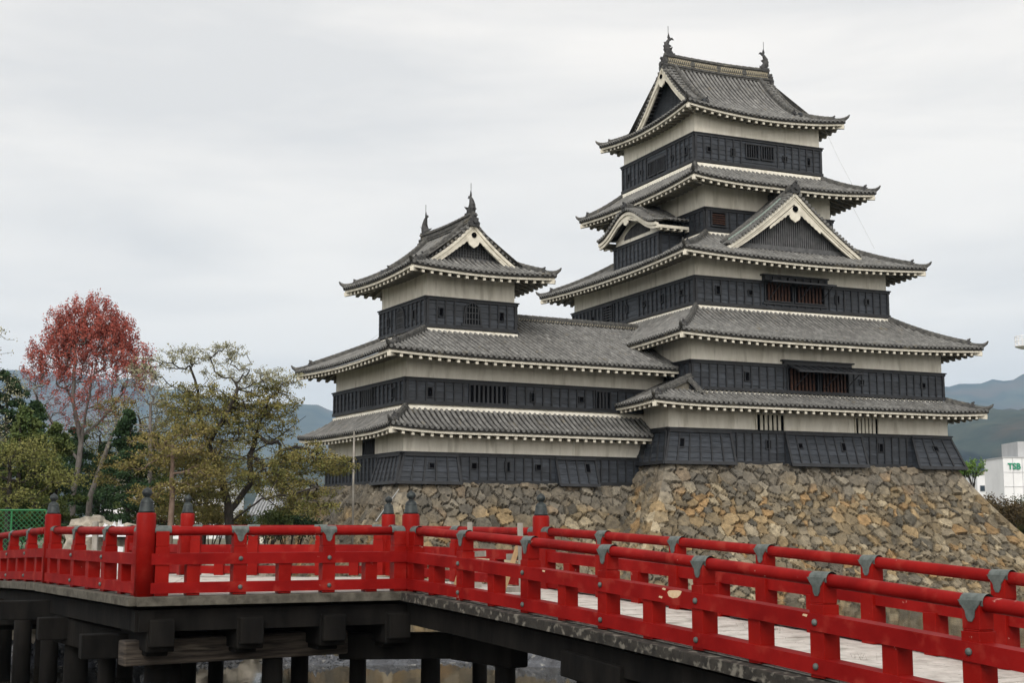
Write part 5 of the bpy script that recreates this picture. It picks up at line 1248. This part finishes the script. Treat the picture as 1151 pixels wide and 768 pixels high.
# broad spreading tree before the small tower: dark forked trunk, layered olive foliage, thin budding top
def cherry():
    g = np.random.default_rng(8); d = 52; base = wpt(264, 600, d); base.z = -.95
    t = thing('cherry_tree', 'wide spreading tree with dark forked trunk and sparse olive leaves beside the smaller tower', 'tree', base, 0, off=base)
    W = lambda x, y, dd=0: tuple(wpt(x, y, d)+Vector((0, dd, 0)))
    trunk = [[tuple(base), W(258, 565), W(248, 530), W(234, 500), W(224, 470), W(221, 440), W(212, 415)], [W(258, 575), W(281, 545, .3), W(280, 512, .3), W(288, 482, .3), W(300, 455, 0)],
             [W(262, 585), W(300, 562, -.8), W(340, 556, -1.2), W(376, 546, -1.3)], [W(280, 512, .3), W(312, 488, 1), W(338, 466, 1.2)], [W(234, 500), W(258, 470, -.8), W(272, 440, -1)]]
    top = blob_points([(205, 402, 40, 17, 1.3, 90), (250, 396, 26, 12, .8, 50), (165, 415, 26, 16, 1., 45), (308, 428, 40, 16, 1.3, 110), (262, 420, 40, 14, 1.2, 50)], d, g)
    mid = blob_points([(222, 452, 52, 24, 1.8, 210), (290, 456, 48, 22, 1.7, 200), (256, 482, 80, 24, 2.2, 310), (340, 512, 38, 15, 1.4, 140), (374, 524, 30, 13, 1.2, 110), (220, 520, 54, 22, 1.9, 210), (310, 530, 62, 20, 2., 240), (335, 553, 50, 14, 1.5, 130), (232, 556, 44, 18, 1.4, 140), (350, 572, 40, 10, 1.3, 80), (205, 575, 34, 12, 1.3, 80)], d, g)
    mb = MB(); tips = colonize(mb, trunk, top+mid, g, rt=.0085, ex=.46, zpen=.4, bend=.22)
    mb.build('trunk', M['bark'], t, smooth=True); zt = wpt(0, 432, d).z
    hi = [q for q in tips if q[0].z > zt]; lo = [q for q in tips if q[0].z <= zt]
    c = MB(); leaves(c, lo, 36000, .25, .038, g, .5, -.02); c.build('crown', M['leaf_olive'], t)
    c = MB(); leaves(c, lo, 18000, .25, .040, g, .5, .03); c.build('crown', M['leaf_olive2'], t)
    c = MB(); leaves(c, hi, 7500, .17, .034, g, .7); c.build('crown', M['leaf_pale'], t)
cherry()
def conifer(name, label, x, ybot, ytop, d, wid, lm, bark, seed, dens=1.0, grp=None, low=.12, y0=None, slope=-.12):
    g = np.random.default_rng(seed); base = wpt(x, ybot, d); base.z = -.95; top = wpt(x, ytop, d); H = top.z-base.z
    t = thing(name, label, 'tree', base, 0, grp, off=base); mb = MB()
    mb.tube([base, base+Vector((.05, 0, H*.5)), top], [.03+H*.016, .02+H*.010, .02], 9, cap=False)
    c = MB(); n = int(H*6.5); pts = []
    for i in range(n):
        f = low+(1-low)*(i/n)**.95; z = base.z+H*f; a = g.uniform(0, 6.283); R_ = wid*(1.02-f)**.75*g.uniform(.55, 1.12)
        p = Vector((base.x, base.y, z)); e = p+Vector((math.cos(a)*R_, math.sin(a)*R_, R_*(slope+g.normal(0, .06))))
        m1 = p.lerp(e, .5)+Vector((0, 0, .07*R_)); mb.tube([p, m1, e], [.035, .02, .008], 4, cap=False)
        for k in range(7):
            q = p.lerp(e, .22+.78*(k/6)); w = R_*.30*(1.15-.5*k/6); pts += [(q+Vector((g.normal(0, w*.5), g.normal(0, w*.5), g.normal(0, .06))), None) for _ in range(4)]
    mb.build('trunk', M[bark], t, smooth=True)
    leaves(c, pts, int(9500*dens*max(1, H/6)), .20, .058, g, .55); c.build('crown', M[lm], t)
# dark and mid-green conifers at the left
GC = 'conifers on the left bank'
conifer('dark_conifer', 'dark green conifer at the left edge behind the paler one', 6, 600, 418, 62, 3.3, 'leaf_dark', 'bark', 41, 2.3, GC)
conifer('dark_conifer', 'dark green conifer rising just left of the red tree trunk', 40, 600, 452, 59, 2.6, 'leaf_dark', 'bark', 42, 2.0, GC)
conifer('green_conifer', 'yellow green drooping conifer in front of the dark ones at far left', 22, 600, 458, 49, 2.7, 'leaf_mid', 'bark', 43, 1.9, GC, slope=-.2)
conifer('green_conifer', 'mid green conifer with low boughs before the red tree trunk', 64, 600, 478, 51, 2.1, 'leaf_mid', 'bark', 44, 1.4, GC, slope=-.1)
conifer('dark_conifer', 'dark green conifer standing right of the red tree trunk', 146, 600, 462, 57, 2.0, 'leaf_dark', 'bark', 45, 1.9, GC)
conifer('dark_conifer', 'dark conifer behind the lower trunk of the red tree', 86, 600, 482, 72, 3.0, 'leaf_dark', 'bark', 47, 2.0, GC)
conifer('dark_conifer', 'low dark conifer behind the white sheet and rock heap', 118, 600, 498, 68, 2.8, 'leaf_dark', 'bark', 46, 1.8, GC)
conifer('green_conifer', 'mid green conifer between the dark one and the slender tree', 172, 600, 488, 61, 2.1, 'leaf_mid', 'bark', 48, 1.6, GC)
def sparse_tree(name, label, x, ytop, d, wpx, lm, bark, seed, nl, r=.10, kids=(2, 3), size=.042, grp=None, flat=.6, spread=.8, up=.08, lean=0, fork=.4, depth=4, low=.22):
    g = np.random.default_rng(seed); base = wpt(x, 600, d); base.z = -.95
    t = thing(name, label, 'tree', base, 0, grp, off=base); yb = 600-(600-ytop)*low; xm = x+lean
    trunk = [[tuple(base), tuple(wpt(x+(xm-x)*.3+2, 600-(600-ytop)*.35, d)), tuple(wpt(xm, 600-(600-ytop)*.75, d))]]
    cy = (ytop+yb)/2; H = (yb-ytop)/2; bl = []
    for k in range(9): f = -1+2*k/8; bl.append((xm+g.uniform(-.42, .42)*wpx*(1-.35*abs(f)), cy+f*H*.72, wpx*g.uniform(.2, .34), H*g.uniform(.20, .34), wpx/1552*d*.30, 60))
    mb = MB(); tips = colonize(mb, trunk, blob_points(bl, d, g), g, rt=.0085, ex=.46, zpen=.6, bend=.18)
    mb.tube([base, Vector(trunk[0][1])], [r, r*.7], 8, cap=False)
    mb.build('trunk', M[bark], t, smooth=True); c = MB(); leaves(c, tips, nl, .26, size, g, flat); c.build('crown', M[lm], t)
sparse_tree('slender_tree', 'slender straight tree with tan trunk and thin rusty foliage left of the spreading tree', 194, 470, 50, 110, 'leaf_olive', 'barktan', 51, 9000, .13)
sparse_tree('leafing_tree', 'pale budding tree leaning in over the top left of the conifers', -32, 360, 58, 110, 'leaf_pale', 'bark', 52, 3200, .2, lean=8)
sparse_tree('olive_tree', 'olive leaved tree filling the gap between red tree and slender tree', 158, 440, 64, 110, 'leaf_olive', 'bark', 53, 9000, .14)
sparse_tree('twiggy_tree', 'almost bare twiggy tree between the red crown and the spreading tree', 168, 405, 60, 100, 'leaf_pale', 'barkgrey', 54, 2200, .14)
sparse_tree('olive_tree', 'broad olive leaved tree behind the low conifer and white sheet', 112, 455, 74, 140, 'leaf_olive2', 'bark', 57, 9000, .14)
sparse_tree('olive_tree', 'low olive leaved tree behind the spreading tree trunk', 232, 490, 62, 150, 'leaf_olive2', 'bark', 55, 8000, .12)
sparse_tree('olive_tree', 'olive brown tree at the left edge under the leaning pale tree', 12, 490, 47, 150, 'leaf_olive2', 'bark', 56, 7500, .13)
# shrubs along the bank, hedge behind
def shrub(name, label, x, ybase, ytop, d, wpx, lm, seed, n, cat='shrub', grp=None, zb=None, size=.05):
    g = np.random.default_rng(seed); b = wpt(x, ybase, d); b.z = b.z if zb is None else zb; H = wpt(x, ytop, d).z-b.z; W_ = wpx/1552*d/2
    t = thing(name, label, cat, b, 0, grp, off=b); mb = MB(); tips = []; mid = []
    for k in range(9):
        a = g.uniform(0, 6.283); grow(mb, tips, b+Vector((math.cos(a)*W_*.3, math.sin(a)*W_*.3, 0)), Vector((math.cos(a)*.6*W_/max(H, .1), math.sin(a)*.6*W_/max(H, .1), 1)), H*.5, .03, 2, g, .1, .6, (3, 4), 3, .15, .006, .6, None, .03, mid)
    mb.build('stems', M['bark'], t); c = MB(); leaves(c, tips+mid, n, min(W_, H)*.30, size, g, .9); c.build('foliage', M[lm], t)
shrub('bright_shrub', 'bright green upright shrub left of its twin beside the corner of the tall stone base', 1080, 548, 516, 86, 11, 'leaf_bright', 61, 2200, grp='bright green shrubs by the tall stone base')
shrub('bright_shrub', 'bright green upright shrub nearest the low white building', 1091, 550, 514, 87, 10, 'leaf_bright', 62, 2200, grp='bright green shrubs by the tall stone base')
for i, (x, yt, w, lm, lab) in enumerate(((1122, 556, 40, 'leaf_brown', 'brownish shrub at the end of the low white building'), (1142, 566, 46, 'leaf_olive', 'olive green shrub at the right edge of the picture above the stones'), (1158, 552, 40, 'leaf_dark', 'dark green shrub cut by the right edge'), (1132, 580, 34, 'leaf_mid', 'low mid green shrub nearest the sloping stones at the right'))):
    shrub('bank_shrub', lab, x, 640, yt, 96+i*1.5, w, lm, 65+i, 6000, grp='shrubs on the far bank at the right', zb=-.95, size=.07)
for i, (x, yt, w, lm, lab) in enumerate(((298, 568, 60, 'leaf_mid', 'green shrub under the spreading tree on its right'), (240, 560, 60, 'leaf_olive', 'olive shrub under the spreading tree on its left'), (330, 572, 50, 'leaf_dark', 'dark shrub before the low grey roofed storehouse'), (18, 560, 80, 'leaf_olive', 'olive brown shrub behind the chain link fence'), (170, 578, 50, 'leaf_brown', 'brown shrub behind the tall front corner post of the bridge'))):
    shrub('bank_shrub', lab, x, 640, yt, 55+i, w, lm, 75+i, 5000, grp='shrubs on the left bank', zb=-.95, size=.05)
# ---------------------------------------------------------------- buildings
def wpx_box(mb, xa, xb, ya, yb, d, depth): a = wpt(xa, ya, d); b = wpt(xb, yb, d); mb.box((a.x, d, b.z), (b.x, d+depth, a.z)); return a, b
def building(name, label, cat, d, body, wins, depth=12, roof=None, wm='bwhite', extra=None):
    o = wpt((body[0]+body[1])/2, 0, d); o.z = -1
    t = thing(name, label, cat, o, 0, off=o); m = MB(); a = wpt(body[0], body[2], d); b = wpt(body[1], body[3], d); m.box((a.x, d, -1.2), (b.x, d+depth, a.z)); m.build('wall', M[wm], t)
    r = MB(); r.box((a.x-.15, d-.15, a.z), (b.x+.15, d+depth+.15, a.z+.25)); r.build('parapet', M['bgrey'], t)
    for (xa, xb, ya, yb) in wins:
        f = MB(); p = wpt(xa, ya, d); q = wpt(xb, yb, d); f.box((p.x-.1, d-.06, q.z-.1), (q.x+.1, d, p.z+.1)); fo = f.build('window', M['bgrey'], t)
        g_ = MB(); g_.box((p.x, d-.10, q.z), (q.x, d-.05, p.z)); g_.build('pane', M['bglass'], fo, off=t['_o'])
    return t
lowb = building('office_building', 'low white building with a row of dark windows behind the castle at right', 'building', 330, (1096, 1130, 535, 600), [(1099, 1104, 547, 553), (1106, 1111, 546, 552.5), (1112.5, 1118.5, 545, 552.5), (1120, 1125, 545, 552.5)])
m = MB(); a = wpt(1106, 531, 332); b = wpt(1115, 535, 332); m.box((a.x, 334, b.z-.2), (b.x, 338, a.z)); m.build('roof_unit', M['tan'], lowb)
tall = building('office_building', 'tall white building lettered TSB in green at the right edge', 'building', 300, (1126, 1200, 516, 600), [], wm='bwhite')
m = MB(); a = wpt(1147, 497, 300); b = wpt(1200, 516, 300); m.box((a.x, 302, b.z), (b.x, 312, a.z)); m.build('roof_block', M['bgrey'], tall)
m = MB(); a = wpt(1126, 516, 300); b = wpt(1200, 600, 300)
for i in range(1, 7): m.box((a.x+i*2.05-.03, 299.9, -1), (a.x+i*2.05+.03, 300, a.z))
for i in range(1, 5): m.box((a.x, 299.9, a.z-i*3.1), (b.x, 300, a.z-i*3.1+.06))
m.build('panel_joints', M['bgrey'], tall)
cu = bpy.data.curves.new('sign_letters', 'FONT'); cu.body = 'TSB'; cu.size = 1.85; cu.extrude = .05; cu.align_x = 'CENTER'; cu.offset = .05
so = bpy.data.objects.new('sign_letters', cu); COL.objects.link(so); p = wpt(1138.3, 528.5, 299.8); so.rotation_euler = (R(90), 0, 0); so.location = p; so.scale = (.92, 1, 1)
bpy.context.view_layer.update(); me = bpy.data.meshes.new_from_object(so); bpy.data.objects.remove(so); so = bpy.data.objects.new('sign_letters', me); COL.objects.link(so); me.materials.clear(); me.materials.append(M['signgreen'])
so.rotation_euler = (R(90), 0, 0); so.scale = (.92, 1, 1); so.parent = tall; so.location = p-tall.location
mast = thing('lattice_mast', 'tall pale mast with a railed platform just entering at the right edge', 'mast', (wpt(1160, 0, 200).x, 200, -1), 0, off=(wpt(1160, 0, 200).x, 200, -1))
x = wpt(1160, 0, 200).x; m = MB(); m.tube([(x, 200, -1), (x, 200, 30)], [.5, .28], 12); m.build('pole', M['bgrey'], mast)
zp = wpt(0, 390, 200).z; m = MB(); m.lathe((x, 200, zp), [(1.0, -.3), (1.75, 0), (1.75, .15)], 20)
for k in range(16): a = 6.283*k/16; m.tube([(x+1.7*math.cos(a), 200+1.7*math.sin(a), zp), (x+1.7*math.cos(a), 200+1.7*math.sin(a), zp+1.5)], .05, 4)
for h in (.8, 1.5): m.tube([(x+1.7*math.cos(6.283*k/20), 200+1.7*math.sin(6.283*k/20), zp+h) for k in range(21)], .06, 5)
m.build('platform', M['bwhite'], mast)
# grey tiled storehouse and pale building behind the trees
st = thing('storehouse', 'low storehouse with weathered grey tiled roof seen under the spreading tree', 'building', wpt(345, 600, 84), 0, off=wpt(345, 600, 84))
a = wpt(292, 579, 84); b = wpt(392, 579, 84); m = MB(); m.box((a.x, 84, -1), (b.x, 91, a.z)); m.build('wall', M['plaster'], st)
rz_ = wpt(0, 548, 84).z; m = MB(); m.add([(a.x-.5, 83.3, a.z-.1), (b.x+.5, 83.3, a.z-.1), (b.x+.5, 87.5, rz_), (a.x-.5, 87.5, rz_), (b.x+.5, 91.7, a.z-.1), (a.x-.5, 91.7, a.z-.1)], [(0, 1, 2, 3), (3, 2, 4, 5)])
r_ = m.build('roof', M['roofgrey'], st); m = MB()
n = 36
for i in range(n): x = a.x-.4+(b.x-a.x+.8)*i/(n-1); m.tube([(x, 83.25, a.z-.06), (x, 87.5, rz_+.04)], .07, 6)
m.build('round_tiles', M['roofgrey'], r_, off=st['_o'])
building('town_house', 'pale two storey building glimpsed between the trunks left of the spreading tree', 'building', 120, (166, 246, 545, 600), [(172+i*13, 180+i*13, 552, 560) for i in range(6)]+[(172+i*13, 180+i*13, 570, 579) for i in range(6)])
building('town_house', 'pale low building glimpsed behind the dark conifers', 'building', 130, (100, 152, 556, 600), [(104+i*12, 111+i*12, 563, 571) for i in range(4)])
# ---------------------------------------------------------------- mountains
def ridge_mesh(name, d, prof, depth, seed, z0=-2, amp=.05):
    g = np.random.default_rng(seed); xs = np.linspace(prof[0][0], prof[-1][0], 260); ys = np.interp(xs, [p[0] for p in prof], [p[1] for p in prof])
    nz = 26; mb = MB(); ph = g.uniform(0, 6.28, 10)
    for j in range(nz+1):
        f = j/nz        # 0 foot .. 1 crest .. beyond falls away
        for i, (x, y) in enumerate(zip(xs, ys)):
            X_ = (x-575.5)/1552.34*d; H = (593.64-y)/1552.34*d
            nv = sum(math.sin(x*.013*(1.9**k)+ph[k]+f*2.2*(k+1))*.5**k for k in range(6))
            hf = f**.85; z = z0+(H-z0)*hf*(1+amp*nv*(1-f)*1.2)+H*.012*sum(math.sin(x*.11*(1.8**k)+ph[k+3])*.6**k for k in range(4))*f
            mb.v.append((X_+nv*depth*.03, d-depth*(1-f)+nv*depth*.10*(1-f)*f*4, z))
    n = len(xs)
    for i, (x, y) in enumerate(zip(xs, ys)):
        mb.v.append(((x-575.5)/1552.34*d, d+depth, z0))
    for j in range(nz+1):
        mb.f.extend([(j*n+i, j*n+i+1, (j+1)*n+i+1, (j+1)*n+i) for i in range(n-1)])
    mb.build(name, M['mountain'], kind='structure', smooth=True)
ridge_mesh('mountains', 9500, [(-700, 420), (-300, 415), (-60, 425), (20, 418), (90, 422), (150, 434), (220, 446), (290, 456), (322, 455), (335, 452), (350, 458), (362, 456), (380, 464), (450, 478), (560, 492), (700, 486), (850, 462), (960, 448), (1050, 437), (1075, 431), (1100, 432), (1125, 426), (1151, 417), (1230, 395), (1400, 380), (1900, 420)], 2600, 1)
ridge_mesh('hills', 4300, [(-700, 480), (-200, 470), (0, 488), (150, 500), (300, 520), (500, 540), (700, 530), (900, 500), (1000, 480), (1063, 458), (1085, 456), (1110, 459), (1151, 463), (1250, 450), (1500, 470), (1900, 500)], 2000, 2)
# ---------------------------------------------------------------- haze
hz = MB(); hz.box((-15000, -200, -60), (15000, 13000, 1250)); ho = hz.build('haze', M['white'], kind='stuff'); tag(ho, 'thin blue haze over the far mountains', 'haze')
hm = bpy.data.materials.new('haze_air'); hm.use_nodes = True; n_, l_ = hm.node_tree.nodes, hm.node_tree.links; n_.clear()
pv = n_.new('ShaderNodeVolumePrincipled'); pv.inputs['Color'].default_value = (.52, .74, 1.0, 1); pv.inputs['Density'].default_value = HAZE; pv.inputs['Anisotropy'].default_value = .0
om = n_.new('ShaderNodeOutputMaterial'); l_.new(pv.outputs[0], om.inputs['Volume']); ho.data.materials.clear(); ho.data.materials.append(hm)
for o in bpy.data.objects:
    if '_o' in o: del o['_o']
